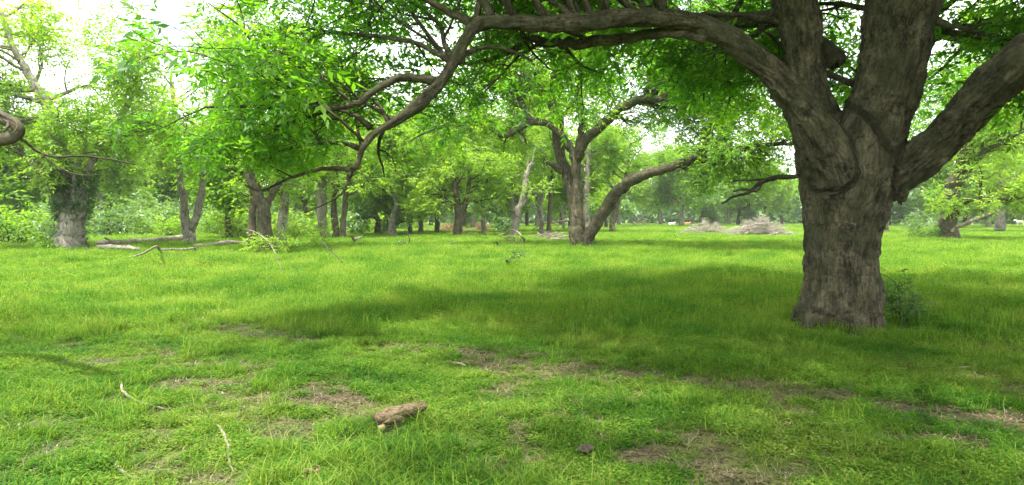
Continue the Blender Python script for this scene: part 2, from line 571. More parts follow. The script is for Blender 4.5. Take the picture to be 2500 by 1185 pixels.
def bare(x, y):
    """0 lush .. 1 bare"""
    n1 = fbm(np.stack([x * 2.2, y * 2.2, x * 0], 1), 20, 3)
    n2 = fbm(np.stack([x * .7, y * .7, x * 0 + 3], 1), 31, 2)
    d1 = seg_dist(x, y, TR1); d2 = seg_dist(x, y, TR2)
    t = np.exp(-(d1 / .40) ** 2) * np.clip((n1 - .24) * 5, 0, 1) + np.exp(-(d2 / .55) ** 2) * np.clip((n1 - .42) * 6, 0, 1)
    near = np.clip((8.3 - y) / 2.5, 0, 1)
    t = t + near * .16
    t = t + near * np.clip((n1 * .6 + n2 * .4 - .51) * 6, 0, .8)
    dm = np.hypot(x - 4.85, y - 9.6)
    t = t + np.exp(-((dm - .75) / .45) ** 2) * np.clip((n1 - .34) * 4, 0, .95)
    n3 = fbm(np.stack([x * 9, y * 9, x * 0 + 9], 1), 77, 2)
    return np.clip(t * np.clip(.5 + (n3 - .25) * 2.2, .3, 1.1), 0, 1)


def tuft_mesh(name, nb, rad, h, w, g, bend=.5, kind='blade'):
    V, Fc, T = [], [], []
    n = 0
    for b in range(nb):
        a = g.uniform(0, 2 * np.pi); rr_ = rad * math.sqrt(g.random())
        p = np.array((math.cos(a) * rr_, math.sin(a) * rr_, -.01))
        az = g.uniform(0, 2 * np.pi); lean = g.uniform(.1, bend)
        d = np.array((math.cos(az), math.sin(az), 0)); s = np.array((-d[1], d[0], 0))
        hh = h * g.uniform(.5, 1.15); ww = w * g.uniform(.7, 1.3); tt = g.random()
        if kind == 'blade':
            m = p + d * hh * lean * .35 + np.array((0, 0, hh * .6)); tip = p + d * hh * lean * 1.4 + np.array((0, 0, hh * g.uniform(.75, 1)))
            V += [p - s * ww * .5, p + s * ww * .5, m + s * ww * .4, m - s * ww * .4, tip, tip + s * .0005]
            Fc += [(n, n + 1, n + 2, n + 3), (n + 3, n + 2, n + 5, n + 4)]
            n += 6; T += [tt, tt]
        else:                        # little weed: leaves round a stem
            for k in range(4):
                zz = hh * (.3 + .23 * k); az2 = az + k * 2.4
                e = np.array((math.cos(az2), math.sin(az2), g.uniform(-.2, .5))); s2 = np.array((-e[1], e[0], 0))
                c = p + np.array((0, 0, zz)); l = ww * 5
                V += [c, c + e * l * .5 + s2 * l * .28, c + e * l, c + e * l * .5 - s2 * l * .28]
                Fc += [(n, n + 1, n + 2, n + 3)]
                n += 4; T.append(tt)
    return mesh_np(name, np.array(V), np.array(Fc), False, None, {'tint': np.array(T)})


g = np.random.default_rng(5)
PROTO = []
for k in range(3):
    PROTO.append(('blade', tuft_mesh('grass_tuft', 18, .06, .13, .0055, g, .9), M_GRASS))
for k in range(2):
    PROTO.append(('weed', tuft_mesh('weed_tuft', 9, .065, .11, .0055, g, kind='weed'), M_GRASS))
PROTO.append(('straw', tuft_mesh('straw_tuft', 9, .08, .07, .006, g, 2.4), M_STRAW))


def scatter(name, proto, pts, scl, rot, kind='stuff'):
    """one object whose points carry one tuft each (geometry nodes)"""
    me = bpy.data.meshes.new(name)
    me.vertices.add(len(pts)); me.vertices.foreach_set('co', pts.astype(np.float32).ravel())
    for nm, a in (('scl', scl), ('rot', rot)):
        t = me.attributes.new(nm, 'FLOAT_VECTOR', 'POINT'); t.data.foreach_set('vector', a.astype(np.float32).ravel())
    o = bpy.data.objects.new(name, me)
    COL.objects.link(o)
    src = bpy.data.objects.new(proto[1].name, proto[1])
    if not proto[1].materials:
        proto[1].materials.append(proto[2])
    ng = bpy.data.node_groups.new(name, 'GeometryNodeTree')
    ng.interface.new_socket('Geometry', in_out='INPUT', socket_type='NodeSocketGeometry')
    ng.interface.new_socket('Geometry', in_out='OUTPUT', socket_type='NodeSocketGeometry')
    gi = ng.nodes.new('NodeGroupInput'); go = ng.nodes.new('NodeGroupOutput')
    ip = ng.nodes.new('GeometryNodeInstanceOnPoints'); oi = ng.nodes.new('GeometryNodeObjectInfo')
    oi.inputs['Object'].default_value = src
    mpn = ng.nodes.new('GeometryNodeMeshToPoints')
    a1 = ng.nodes.new('GeometryNodeInputNamedAttribute'); a1.data_type = 'FLOAT_VECTOR'; a1.inputs[0].default_value = 'scl'
    a2 = ng.nodes.new('GeometryNodeInputNamedAttribute'); a2.data_type = 'FLOAT_VECTOR'; a2.inputs[0].default_value = 'rot'
    L = ng.links.new
    L(gi.outputs[0], mpn.inputs[0]); L(mpn.outputs[0], ip.inputs['Points']); L(oi.outputs['Geometry'], ip.inputs['Instance'])
    L(a2.outputs[0], ip.inputs['Rotation']); L(a1.outputs[0], ip.inputs['Scale']); L(ip.outputs[0], go.inputs[0])
    md = o.modifiers.new('scatter', 'NODES'); md.node_group = ng
    o['kind'] = kind
    return o


def grass_points(n_near, n_far):
    g = np.random.default_rng(77)
    W = math.radians(58)
    r1 = np.sqrt(g.uniform(2.2 ** 2, 9.5 ** 2, n_near)); a1 = g.uniform(-W, W, n_near)
    r2 = np.exp(g.uniform(math.log(9.5), math.log(240), n_far)); a2 = g.uniform(-W, W, n_far)
    r = np.concatenate([r1, r2]); a = np.concatenate([a1, a2])
    return r * np.sin(a), r * np.cos(a), r


gxp, gyp, grp = grass_points(52000, 150000)
bb = bare(gxp, gyp)
g = np.random.default_rng(9)
hn = fbm(np.stack([gxp * .5, gyp * .5, gxp * 0 + 7], 1), 41, 3)
tall = np.clip((gyp - 8.0) / 2.5, 0, 1)
sprinkle = g.random(len(bb)) > bb * 1.02 - .02
gz = ground_z(gxp, gyp)
hz = (.62 + 1.5 * tall) * (.15 + 1.75 * hn) * (1 - .7 * bb) * g.uniform(.7, 1.35, len(bb))
hz *= np.where(grp > 60, .8, 1)
sx = np.clip(grp / 9.5, 1, 9) ** .8
kindsel = g.random(len(bb))
for k, pr in enumerate(PROTO):
    if pr[0] == 'blade':
        sel = sprinkle & (kindsel >= k * .19) & (kindsel < (k + 1) * .19)
    elif pr[0] == 'weed':
        sel = sprinkle & (kindsel >= .57 + (k - 3) * .2) & (kindsel < .57 + (k - 2) * .2)
    else:
        sel = (kindsel > np.where(grp < 9, .93, .97)) | ((bb > .12) & (g.random(len(bb)) < .12) & (grp < 15))
    m = int(sel.sum())
    pts = np.stack([gxp[sel], gyp[sel], gz[sel] - .004], 1)
    s = np.stack([sx[sel], sx[sel], hz[sel] * np.where(sx[sel] > 1, 1.0, 1.0)], 1)
    if pr[0] == 'straw':
        s[:, 2] = .7
    rot = np.stack([g.normal(0, .12, m), g.normal(0, .12, m), g.uniform(0, 6.28, m)], 1)
    scatter({'blade': 'grass', 'weed': 'weeds', 'straw': 'dry_grass'}[pr[0]], pr, pts, s, rot)

# taller clumps that break the even sward
g = np.random.default_rng(19)
n = 9000
rc = np.exp(g.uniform(math.log(3.5), math.log(60), n)); ac = g.uniform(-1, 1, n)
cx_, cy_ = rc * np.sin(ac), rc * np.cos(ac)
cn = fbm(np.stack([cx_ * .9, cy_ * .9, cx_ * 0 + 2], 1), 90, 2)
keep = (g.random(n) < np.clip((cn - .45) * 5, 0, 1)) & (bare(cx_, cy_) < .3)
cx_, cy_, rc = cx_[keep], cy_[keep], rc[keep]
m = len(cx_)
cs = np.clip(rc / 12, .8, 3)
hh_ = g.uniform(.6, 1.4, m) * np.where(cy_ < 8.5, .55, 1)
scatter('tall_grass', ('clump', tuft_mesh('grass_clump', 26, .09, .27, .007, g, .8), M_GRASS), np.stack([cx_, cy_, ground_z(cx_, cy_)], 1), np.stack([cs, cs, hh_], 1), np.stack([g.normal(0, .1, m), g.normal(0, .1, m), g.uniform(0, 6.28, m)], 1))

# brown leaf litter and bits of twig between the grass
def litter_mesh(g):
    V, Fc, T = [], [], []
    n = 0
    for k in range(7):
        p = np.array((g.normal(0, .06), g.normal(0, .06), g.uniform(.004, .02)))
        a = g.uniform(0, 6.28); d = np.array((math.cos(a), math.sin(a), g.normal(0, .25))); s2 = np.array((-d[1], d[0], g.normal(0, .3)))
        l = g.uniform(.018, .045); wd_ = l * g.uniform(.08, .3)
        V += [p, p + d * l * .5 + s2 * wd_, p + d * l, p + d * l * .5 - s2 * wd_]
        Fc.append((n, n + 1, n + 2, n + 3)); n += 4; T.append(g.random())
    return mesh_np('litter', np.array(V), np.array(Fc), False, None, {'tint': np.array(T)})


M_LITTER = leaf_mat('dead_leaf', [(.1, (.04, .028, .015)), (.5, (.09, .064, .035)), (.9, (.20, .155, .09))], noise=1, tmix=.1)
lm = np.random.default_rng(4)
n = 60000
rl = np.sqrt(lm.uniform(2.2 ** 2, 15 ** 2, n)); al = lm.uniform(-1, 1, n)
lx, ly = rl * np.sin(al), rl * np.cos(al)
lb = bare(lx, ly)
keep = lm.random(n) < lb * .6 + .06
lx, ly = lx[keep], ly[keep]
m = len(lx)
scatter('leaf_litter', ('litter', litter_mesh(lm), M_LITTER), np.stack([lx, ly, ground_z(lx, ly)], 1), np.repeat(lm.uniform(.6, 1.3, m)[:, None], 3, 1), np.stack([lm.normal(0, .15, m), lm.normal(0, .15, m), lm.uniform(0, 6.28, m)], 1))

# ------------------------------------------------------------------ the great tree in front
def path(pts, sub=4, wob=.0, seed=0):
    q = np.array([P(u, v, Y) for u, v, w, Y in pts]); r = np.array([w / F * Y for u, v, w, Y in pts])
    return smooth_path(q, r, sub, wob, seed)


D0 = 9.66
trunk_p = [(2046, 826, 116, D0), (2046, 806, 104, D0), (2047, 770, 95, D0), (2050, 700, 90, D0), (2052, 620, 84, D0), (2056, 540, 88, D0), (2066, 465, 104, D0), (2074, 400, 108, D0), (2085, 350, 96, D0)]
V_p = [(2056, 520, 70, 9.7), (2046, 440, 78, 9.75), (2018, 370, 74, 9.85), (1995, 300, 60, 9.95), (1975, 220, 50, 10.0), (1962, 120, 45, 10.1), (1942, 0, 50, 10.2), (1925, -130, 44, 10.3), (1890, -320, 34, 10.6), (1860, -560, 22, 11)]
A_p = [(2062, 480, 61.8, 9.6), (2040, 420, 64.6, 9.4), (1998, 330, 53.2, 9.24), (1952, 262, 42.8, 9.21), (1895, 192, 37.0, 9.15), (1830, 132, 32.3, 9.09), (1762, 84, 28.5, 9.03), (1690, 54, 24.7, 9.00), (1600, 44, 21.8, 8.96), (1500, 46, 23.8, 8.92), (1400, 58, 21.8, 8.90), (1300, 57, 20.9, 8.88), (1210, 54, 20.9, 8.84), (1160, 66, 20.9, 8.81), (1130, 110, 16.8, 8.79), (1100, 168, 16.8, 8.77), (1062, 220, 16.8, 8.73), (1010, 265, 15.1, 8.71), (960, 300, 12.6, 8.69), (915, 325, 11.8, 8.67), (888, 356, 9.2, 8.65), (876, 388, 6.7, 8.65), (868, 415, 5.9, 8.65)]
R_p = [(2070, 480, 80, 9.6), (2086, 415, 92, 9.6), (2118, 340, 80, 9.55), (2150, 250, 72, 9.5), (2170, 165, 70, 9.45), (2184, 80, 73, 9.4), (2196, 0, 82, 9.35), (2205, -60, 80, 9.3)]
R1_p = [(2196, -20, 60, 9.3), (2160, -130, 48, 9.2), (2110, -300, 36, 9), (2060, -520, 24, 8.8)]
R2_p = [(2205, -20, 60, 9.3), (2265, -130, 48, 9.4), (2330, -300, 38, 9.6), (2420, -520, 24, 10)]
B_p = [(2070, 500, 55, 9.6), (2115, 458, 66, 9.6), (2180, 428, 52, 9.4), (2240, 392, 47, 9.15), (2300, 340, 48, 8.9), (2350, 286, 50, 8.6), (2420, 216, 54, 8.2), (2500, 140, 56, 7.8), (2620, 50, 54, 7.4), (2800, -60, 44, 7)]
w_main = Wood()
chains = [path(p, 4) for k_, p in enumerate((trunk_p, V_p, A_p, R_p, R1_p, R2_p, B_p))]
for k, (q, r) in enumerate(chains):
    w_main.tube(q, r, 20, .035, k + 1)
# root flares
base = P(2046, 800, D0)
for k, a in enumerate((200, 255, 300, 345, 20, 90, 150)):
    a = math.radians(a + 5)
    d = np.array((math.cos(a), math.sin(a), 0))
    q = np.array([base + d * .34 + (0, 0, .8), base + d * .44 + (0, 0, .38), base + d * .51 + (0, 0, .12), base + d * .60 + (0, 0, -.08)])
    q, r = smooth_path(q, [.10, .15, .15, .09], 3)
    w_main.tube(q, r, 10, .03, 20 + k)
# knots and burls
for (u, v, w, Y) in ((2200, 470, 20, 9.3), (2236, 150, 16, 9.3)):
    c = P(u, v, Y)
    q, r = smooth_path([c - (0, 0, .18), c, c + (0, 0, .18)], [.03, w / F * Y, .03], 4)
    w_main.tube(q, r, 10, .05, int(u))
tmp = bpy.data.objects.new('tmp', w_main.mesh('tmp'))
COL.objects.link(tmp)
md = tmp.modifiers.new('r', 'REMESH'); md.mode = 'VOXEL'; md.voxel_size = .024
ms_ = tmp.modifiers.new('s', 'SMOOTH'); ms_.iterations = 7; ms_.factor = .5
dg = bpy.context.evaluated_depsgraph_get()
ev = tmp.evaluated_get(dg)
em = ev.to_mesh()
nv = len(em.vertices)
co = np.empty(nv * 3, np.float32); em.vertices.foreach_get('co', co); co = co.reshape(-1, 3).astype(float)
no = np.empty(nv * 3, np.float32); em.vertices.foreach_get('normal', no); no = no.reshape(-1, 3).astype(float)
fc = np.empty(len(em.polygons) * 4, np.int32); em.polygons.foreach_get('vertices', fc); fc = fc.reshape(-1, 4)
ev.to_mesh_clear()
bpy.data.objects.remove(tmp)
best = np.full(nv, 1e9); bark = np.zeros((nv, 3))
for k, (q, r) in enumerate(chains):
    t, n_, b_ = frames(q)
    s = np.concatenate([[0], np.cumsum(np.linalg.norm(np.diff(q, axis=0), axis=1))])
    for a in range(len(q) - 1):
        e = q[a + 1] - q[a]; L = np.linalg.norm(e)
        tt = np.clip(((co - q[a]) @ e) / L ** 2, 0, 1)
        c = q[a] + tt[:, None] * e
        d = co - c
        sc_ = np.linalg.norm(d, axis=1) - (r[a] * (1 - tt) + r[a + 1] * tt)
        w = sc_ < best
        best[w] = sc_[w]
        nn = n_[a] * (1 - tt[:, None]) + n_[a + 1] * tt[:, None]; bn = b_[a] * (1 - tt[:, None]) + b_[a + 1] * tt[:, None]
        bark[w] = np.stack([(d * nn).sum(1) + k * 3.1, (d * bn).sum(1), s[a] + tt * L], 1)[w]
ed = np.vstack([fc[:, [0, 1]], fc[:, [1, 2]], fc[:, [2, 3]], fc[:, [3, 0]]])
deg = np.bincount(ed.ravel(), minlength=nv).astype(float)
for _ in range(5):
    acc = np.stack([np.bincount(ed[:, 0], bark[ed[:, 1], c_], nv) + np.bincount(ed[:, 1], bark[ed[:, 0], c_], nv) for c_ in range(3)], 1)
    bark = .5 * bark + .5 * acc / deg[:, None]
wp = bark * (5, 5, 2.5)
wbk = bark + np.stack([fbm(wp, 11, 2) - .5, fbm(wp + 9, 12, 2) - .5, (fbm(wp + 20, 13, 2) - .5) * 5], 1) * .16
rot_ = np.array(((.8, .6, 0), (-.6, .8, .15), (.1, -.12, 1)))
wbk = wbk @ rot_
fur = fbm(wbk * (12, 12, 3.0), 60, 3)
fur2 = 1 - np.abs(2 * fbm(wbk * (9, 9, 2.0) + 4, 70, 3) - 1) * 3
lum = fbm(bark * (2.5, 2.5, 1.4), 80, 2)
thick = np.clip(1.0 - (co[:, 0] < 3.2) * .5, 0, 1)
co += no * (((fur - .5) * .12 - np.clip(fur2, 0, 1) * .035) * thick + (lum - .5) * .11 * thick)[:, None]
me = mesh_np('trunk', co, fc, True, {'bark': bark})
MAIN_T = thing('pecan_tree', 'great pecan tree with broad furrowed trunk and long limb arching left over the meadow', 'tree', (base[0], base[1], 0))
off = np.array((base[0], base[1], 0))


def reloc(me_, off_):
    n = len(me_.vertices); c = np.empty(n * 3, np.float32); me_.vertices.foreach_get('co', c)
    c = c.reshape(-1, 3) - off_.astype(np.float32)
    me_.vertices.foreach_set('co', c.ravel()); me_.update()
    return me_


link('trunk', reloc(me, off), M_BARK, MAIN_T)

SEC = [
    [(1062, 200, 13, 8.0), (1000, 188, 10, 7.9), (960, 196, 9, 7.8), (910, 226, 8, 7.6), (860, 258, 8, 7.5), (760, 265, 7, 7.3), (650, 262, 5, 7.2), (500, 262, 3, 7.0)],
    [(905, 312, 9, 7.85), (870, 285, 6, 7.9), (820, 268, 5, 8.1), (740, 290, 4, 8.3), (640, 320, 3, 8.5)],
    [(885, 365, 8, 7.8), (835, 350, 5, 7.8), (760, 352, 5, 7.7), (700, 365, 4, 7.6), (620, 385, 3, 7.5)],
    [(870, 405, 7, 7.8), (860, 412, 6, 7.8), (800, 412, 5, 7.7), (740, 425, 4, 7.6), (690, 443, 3.4, 7.6), (640, 466, 2.5, 7.5), (598, 452, 1.6, 7.4)],
    [(866, 413, 5, 7.8), (850, 440, 2.5, 7.8), (832, 475, 2, 7.8), (790, 500, 1.5, 7.8), (740, 520, 1, 7.8)],
    [(1720, 92, 15, 8.8), (1650, 78, 14, 9.0), (1560, 84, 13, 9.3), (1495, 100, 14, 9.5), (1406, 104, 14, 9.7), (1350, 106, 12, 9.9), (1295, 97, 10, 10.1), (1240, 128, 7, 10.3), (1180, 150, 5, 10.5), (1100, 160, 3, 10.7)],
    [(1118, 148, 10, 8.1), (1146, 126, 7, 8.2), (1185, 116, 5, 8.4), (1240, 122, 4, 8.7), (1300, 150, 3, 9)],
    [(858, 255, 5, 7.5), (845, 240, 4, 7.5), (800, 200, 3.5, 7.3), (740, 152, 3, 7.1), (680, 128, 2, 7)],
    [(2268, 45, 12, 9.3), (2310, 60, 8, 9.1), (2360, 72, 6, 8.9), (2420, 90, 5, 8.7), (2520, 98, 4, 8.5)],
    [(1905, 20, 14, 10.2), (1868, 60, 8, 10.4), (1840, 90, 7, 10.6), (1800, 110, 6, 10.9), (1740, 118, 4, 11.2)],
    [(1985, 430, 12, 9.9), (1958, 429, 6, 10.6), (1900, 433, 6.5, 11.1), (1858, 446, 5.5, 11.4), (1825, 470, 4, 11.7), (1790, 480, 3, 12), (1762, 498, 2, 12.2)],
    [(1862, 444, 4, 11.4), (1848, 466, 3.5, 11.4), (1815, 462, 3, 11.5), (1790, 468, 2, 11.6)],
    [(1895, 434, 5, 11.1), (1840, 440, 3, 11.5), (1790, 442, 2, 11.9)],
    [(1480, 30, 12, 8.5), (1440, -60, 9, 8.0), (1390, -150, 7, 7.5), (1320, -230, 5, 7)],
    [(1200, 40, 12, 8.3), (1160, -40, 9, 8.6), (1080, -110, 7, 9), (980, -160, 5, 9.5)],
    [(1160, 62, 12, 8.2), (1080, 20, 8, 7.8), (980, -20, 6, 7.4), (860, -40, 5, 7.0), (720, -30, 3, 6.8)],
    [(1620, 30, 12, 8.6), (1600, -80, 9, 9), (1560, -200, 7, 9.6), (1500, -300, 5, 10)],
    [(1400, 40, 10, 8.4), (1340, 0, 7, 9), (1260, -30, 6, 9.8), (1150, -20, 4, 10.6)],
    [(1100, 150, 8, 8.1), (1020, 110, 6, 8.5), (930, 90, 5, 8.8), (820, 80, 4, 9.0), (700, 60, 3, 9.2)],
]
g = np.random.default_rng(101)
wb = Wood(); twigs = []
SEC = [[(u, v, w, (9.2 + (Y - 9.2) * .35) if Y < 9.2 and k not in (8,) else Y) for u, v, w, Y in s_] for k, s_ in enumerate(SEC)]


def browse(p):
    """cattle and shade keep the underside of the crown clear"""
    x, y, z = p
    if 2.6 < x < 6.0 and y < 10.4 and z < 6.2:
        return False
    if x < 2.6 and x > -2.3 and y < 8.72 and z < 5.3 and p[1] > 3:
        return False
    if x >= 6.0:
        return z > 2.9
    if x > .3:
        return z > 3.75
    if x > -1.7:
        return z > 3.75 - (.3 - x) * .55
    return z > 2.25


FILTER = browse
for k, s_ in enumerate(SEC):
    q, r = path(s_, 4, .25, k)
    wb.tube(q, r, 8, .05, 40 + k)


def side_shoots(q, r, n, lmin, lmax, level, wood, twigs, g, t0=0., up=.03, flat=.5, kids=(5, 4), bias=None, rmax=.05, wig=.16):
    """boughs that leave a limb sideways"""
    s = np.concatenate([[0], np.cumsum(np.linalg.norm(np.diff(q, axis=0), axis=1))])
    for k in range(n):
        x = (t0 + (1 - t0) * (k + g.random()) / n) * s[-1]
        i = min(max(int(np.searchsorted(s, x)) - 1, 0), len(q) - 2)
        p = q[i] + (q[i + 1] - q[i]) * (x - s[i]) / max(s[i + 1] - s[i], 1e-6)
        dd = unit(q[i + 1] - q[i])
        rad = g.normal(0, 1, 3); rad -= dd * rad.dot(dd) * .8; rad = unit(rad)
        rad[2] = rad[2] * flat + up * 2
        d = unit(dd * .35 + rad + (0 if bias is None else np.array(bias)))
        L = g.uniform(lmin, lmax)
        grow(p, d, L, min(max(r[i] * .45, .012), rmax), level, wood, twigs, g, up, kids, .55, wig, 5, .5, .2)


for (k, n_, lmin, lmax, t0) in ((0, 9, .7, 1.3, .2), (1, 6, .6, 1.2, .2), (2, 6, .6, 1.0, .2), (3, 6, .4, .8, .3), (5, 8, .8, 1.5, .1), (6, 4, .6, 1.0, .3), (7, 5, .5, 1.0, .2), (8, 6, .6, 1.4, .2), (9, 6, .7, 1.4, .2), (10, 2, .4, .7, .5),
                                (13, 7, .9, 1.6, .2), (14, 7, .9, 1.6, .2), (15, 8, .9, 1.5, .2), (16, 7, .9, 1.6, .2), (17, 8, .9, 1.5, .2), (18, 8, .7, 1.3, .2)):
    q, r = path(SEC[k], 4)
    side_shoots(q, r, n_, lmin, lmax, 2, wb, twigs, g, t0, up=-.01, kids=(4, 4))
qa, ra = chains[2]
side_shoots(qa, ra, 22, 1.0, 2.2, 2, wb, twigs, g, .42, up=.03, flat=.6, kids=(5, 4), rmax=.035)
low_main = len(twigs)
# upper crown, above the frame, that shades the ground
for ci, nn, lo, hi, t0 in ((1, 9, 2.5, 4.2, .62), (4, 8, 2.5, 4.2, .4), (5, 8, 2.5, 4.2, .4), (6, 8, 2.0, 3.4, .45)):
    q, r = chains[ci]
    side_shoots(q, r, nn, lo, hi, 2, wb, twigs, g, t0, up=.04, flat=.7, kids=(6, 5), rmax=.08)
for pts, rad, nn, lo, hi in (([(4.6, 9.2, 5.2), (4.2, 7.0, 6.8), (3.2, 4.5, 7.8), (1.6, 1.8, 8.6)], [.22, .18, .13, .06], 24, 2.6, 4.2),
                             ([(5.6, 9.3, 6.0), (7.0, 7.0, 7.2), (7.6, 4.5, 8.0), (7.2, 1.8, 8.6)], [.22, .18, .13, .06], 22, 2.6, 4.2),
                             ([(4.9, 10.0, 4.0), (5.0, 12.0, 5.0), (5.4, 14.5, 5.4), (6.0, 17.0, 5.4)], [.16, .13, .09, .04], 15, 1.3, 2.6),
                             ([(5.6, 9.8, 4.6), (7.6, 12.0, 5.0), (9.6, 13.5, 5.2), (12.0, 15.0, 5.0)], [.16, .13, .09, .04], 17, 1.3, 2.6),
                             ([(4.4, 10.1, 4.6), (3.2, 12.0, 5.2), (1.6, 13.2, 5.4), (-.8, 14.0, 5.2)], [.15, .12, .08, .04], 15, 1.2, 2.4)):
    q, r = smooth_path(pts, rad, 5, .2, 4)
    wb.tube(q, r, 9, .05, 71)
    side_shoots(q, r, nn, lo, hi, 2, wb, twigs, g, .15, up=.0, flat=.6, kids=(6, 5), rmax=.06)
for ci, nn, lo, hi, t0, bias in ((1, 12, 1.4, 2.8, .22, (-.5, 1.2, .1)), (3, 9, 1.6, 3.0, .3, (.1, 1.6, .1)), (2, 9, 1.2, 2.4, .06, (.2, 1.5, .3)), (6, 9, 1.2, 2.4, .2, (0, 1.0, -.1)), (6, 5, .8, 1.6, .45, (.2, -.3, -.6)),
                                 (4, 10, 3.4, 5.2, .3, (-.3, -1.2, .2)), (5, 9, 3.2, 5.2, .3, (.2, -1.2, .2)), (1, 6, 3.2, 5.0, .7, (-.8, -1.2, .2)), (2, 12, 1.6, 3.2, .3, (0, -.7, .9)), (2, 16, 1.6, 3.0, .45, (-.2, -.15, 1.5))):
    q, r = chains[ci]
    side_shoots(q, r, nn, lo, hi, 2, wb, twigs, g, t0, up=.03, flat=.6, kids=(6, 5), rmax=.06, bias=bias)
q, r = chains[3]
print('main twigs', len(twigs), low_main)
FILTER = None
link('branch', reloc(wb.mesh('branch'), off), M_BARK, MAIN_T, kind='stuff')
lv = [spray(twigs[:low_main], 22, .26, 'fine', g, .07), spray(twigs[low_main:], 8.5, .40, 'fine', g, .15)]
print('main leaves', sum(len(a[0]) for a in lv))
link('crown', reloc(leaf_mesh('crown', lv), off), M_LEAF, MAIN_T, kind='stuff')


# ------------------------------------------------------------------ trees given stem by stem
DENS = 2.4


def tree_from(name, label, stems, Y, bark, leaf, seed, shoots, group=None, kind='mid', L=.42, per_m=5, sp=.2, extra=None, up=.05, sides=10, kids=(5, 4), cat='tree', level=2, bias=None):
    """stems: list of (points (u, v, halfwidth[, Y])); shoots: per stem (n, lmin, lmax, t0) or None"""
    global FILTER
    FILTER = lambda p: p[2] > 2.0
    g = np.random.default_rng(seed)
    w = Wood(); tw = []
    b0 = stems[0][0]
    bp_ = P(b0[0], b0[1], b0[3] if len(b0) > 3 else Y); bp_[2] = 0
    for k, st in enumerate(stems):
        pts = [(a[0], a[1], a[2], a[3] if len(a) > 3 else Y) for a in st]
        if k == 0 or pts[0][1] > 545:            # feet reach into the ground
            u, v, hw, yy = pts[0]
            pts = [(u, v + 2.0 * F / yy * .1, hw * 1.12, yy), (u, v - .25 * F / yy, hw, yy)] + pts[1:]
        q, r = path(pts, 4, .12, seed + k)
        w.tube(q, r, sides, .06, seed + k)
        sh = shoots[k] if k < len(shoots) else None
        if sh:
            side_shoots(q, r, sh[0], sh[1], sh[2], level, w, tw, g, sh[3], up=up, flat=.65, kids=kids, rmax=.12, bias=bias)
    FILTER = None
    t = thing(name, label, cat, bp_, 0, group)
    link('trunk', reloc(w.mesh('trunk'), bp_), bark, t)
    if tw:
        c = [spray(tw, per_m * DENS, L, kind, g, sp * 1.3)]
        link('crown', reloc(leaf_mesh('crown', c), bp_), leaf, t, kind='stuff')
        print(name, len(tw), len(c[0][0]))
    return t, bp_


T2 = [
    [(1414, 606, 24), (1410, 560, 20), (1411, 500, 14), (1410, 450, 12), (1406, 400, 12), (1404, 375, 12)],
    [(1403, 560, 13, 36.3), (1398, 490, 12, 36.5), (1382, 425, 12, 36.8), (1366, 360, 14, 37), (1358, 290, 14, 37), (1345, 250, 11, 37), (1300, 200, 9, 37), (1260, 120, 7, 37), (1230, 20, 5, 37)],
    [(1350, 255, 9, 37), (1352, 200, 8, 37), (1362, 130, 6, 37), (1370, 0, 5, 37)],
    [(1404, 385, 12), (1392, 362, 10), (1370, 330, 9), (1340, 305, 9), (1300, 297, 9), (1268, 313, 8), (1225, 331, 7), (1195, 312, 6), (1150, 302, 5), (1110, 296, 4.5), (1080, 310, 3.5), (1040, 324, 2.5), (1000, 345, 1.5)],
    [(1305, 298, 8), (1284, 280, 8), (1270, 240, 8), (1255, 195, 7), (1225, 168, 5), (1190, 120, 3)],
    [(1408, 385, 12), (1418, 330, 9), (1421, 285, 9), (1409, 240, 8), (1416, 205, 7), (1446, 172, 5), (1470, 100, 4), (1480, 0, 3)],
    [(1408, 390, 13), (1428, 345, 12, 35.5), (1480, 297, 12, 35), (1510, 268, 12, 34.5), (1560, 242, 10, 34), (1612, 240, 9, 33), (1655, 214, 8, 32.5), (1705, 200, 7, 32), (1755, 174, 6, 31.5), (1810, 163, 5, 31), (1880, 140, 4, 30)],
    [(1575, 240, 8, 34), (1592, 200, 7, 34), (1640, 165, 6, 34), (1700, 120, 5, 34), (1750, 40, 4, 34)],
    [(1600, 240, 5, 33), (1650, 248, 4.5, 32.5), (1695, 267, 4, 32), (1722, 278, 3.5, 31.5), (1765, 262, 3, 31), (1820, 252, 2, 30.5)],
    [(1428, 600, 20), (1450, 555, 14, 35.7), (1480, 505, 15, 35.2), (1510, 467, 15, 34.6), (1540, 440, 14, 34), (1575, 427, 12, 33.4), (1625, 413, 11, 32.8), (1672, 395, 10, 32), (1720, 378, 8.5, 31.5), (1780, 364, 6, 31), (1850, 355, 5, 30.5), (1950, 350, 4, 30)],
    [(1660, 165, 6, 33), (1720, 60, 6, 33), (1800, -120, 5, 33), (1880, -300, 4, 32)],  # high stem, added like the next to deepen the shade on the grass
    [(1465, 110, 5, 36), (1500, -100, 5, 35), (1540, -300, 4, 34)],
    [(1372, 418, 10, 36.7), (1352, 405, 8, 36.4), (1336, 396, 4, 36.2)],
]
S2 = [None, (12, 2.2, 4.2, .45), (7, 2, 4, .2), (16, 1.2, 2.6, .3), (11, 1.5, 3.0, .2), (13, 1.6, 3.2, .35), (18, 1.6, 3.0, .25), (11, 2, 3.5, .1), (8, 1, 2, .2), (20, 1.4, 2.8, .58), (18, 2.6, 4.5, .2), (15, 2.6, 4.5, .2), None]
tree_from('pecan_tree', 'pecan tree in mid meadow with two trunks parting in a V from one foot', T2, 36, M_BARK, M_LEAF2, 7, S2, L=.40, per_m=6.5, sp=.2, kids=(5, 5), up=.02, bias=(0, .25, .25))

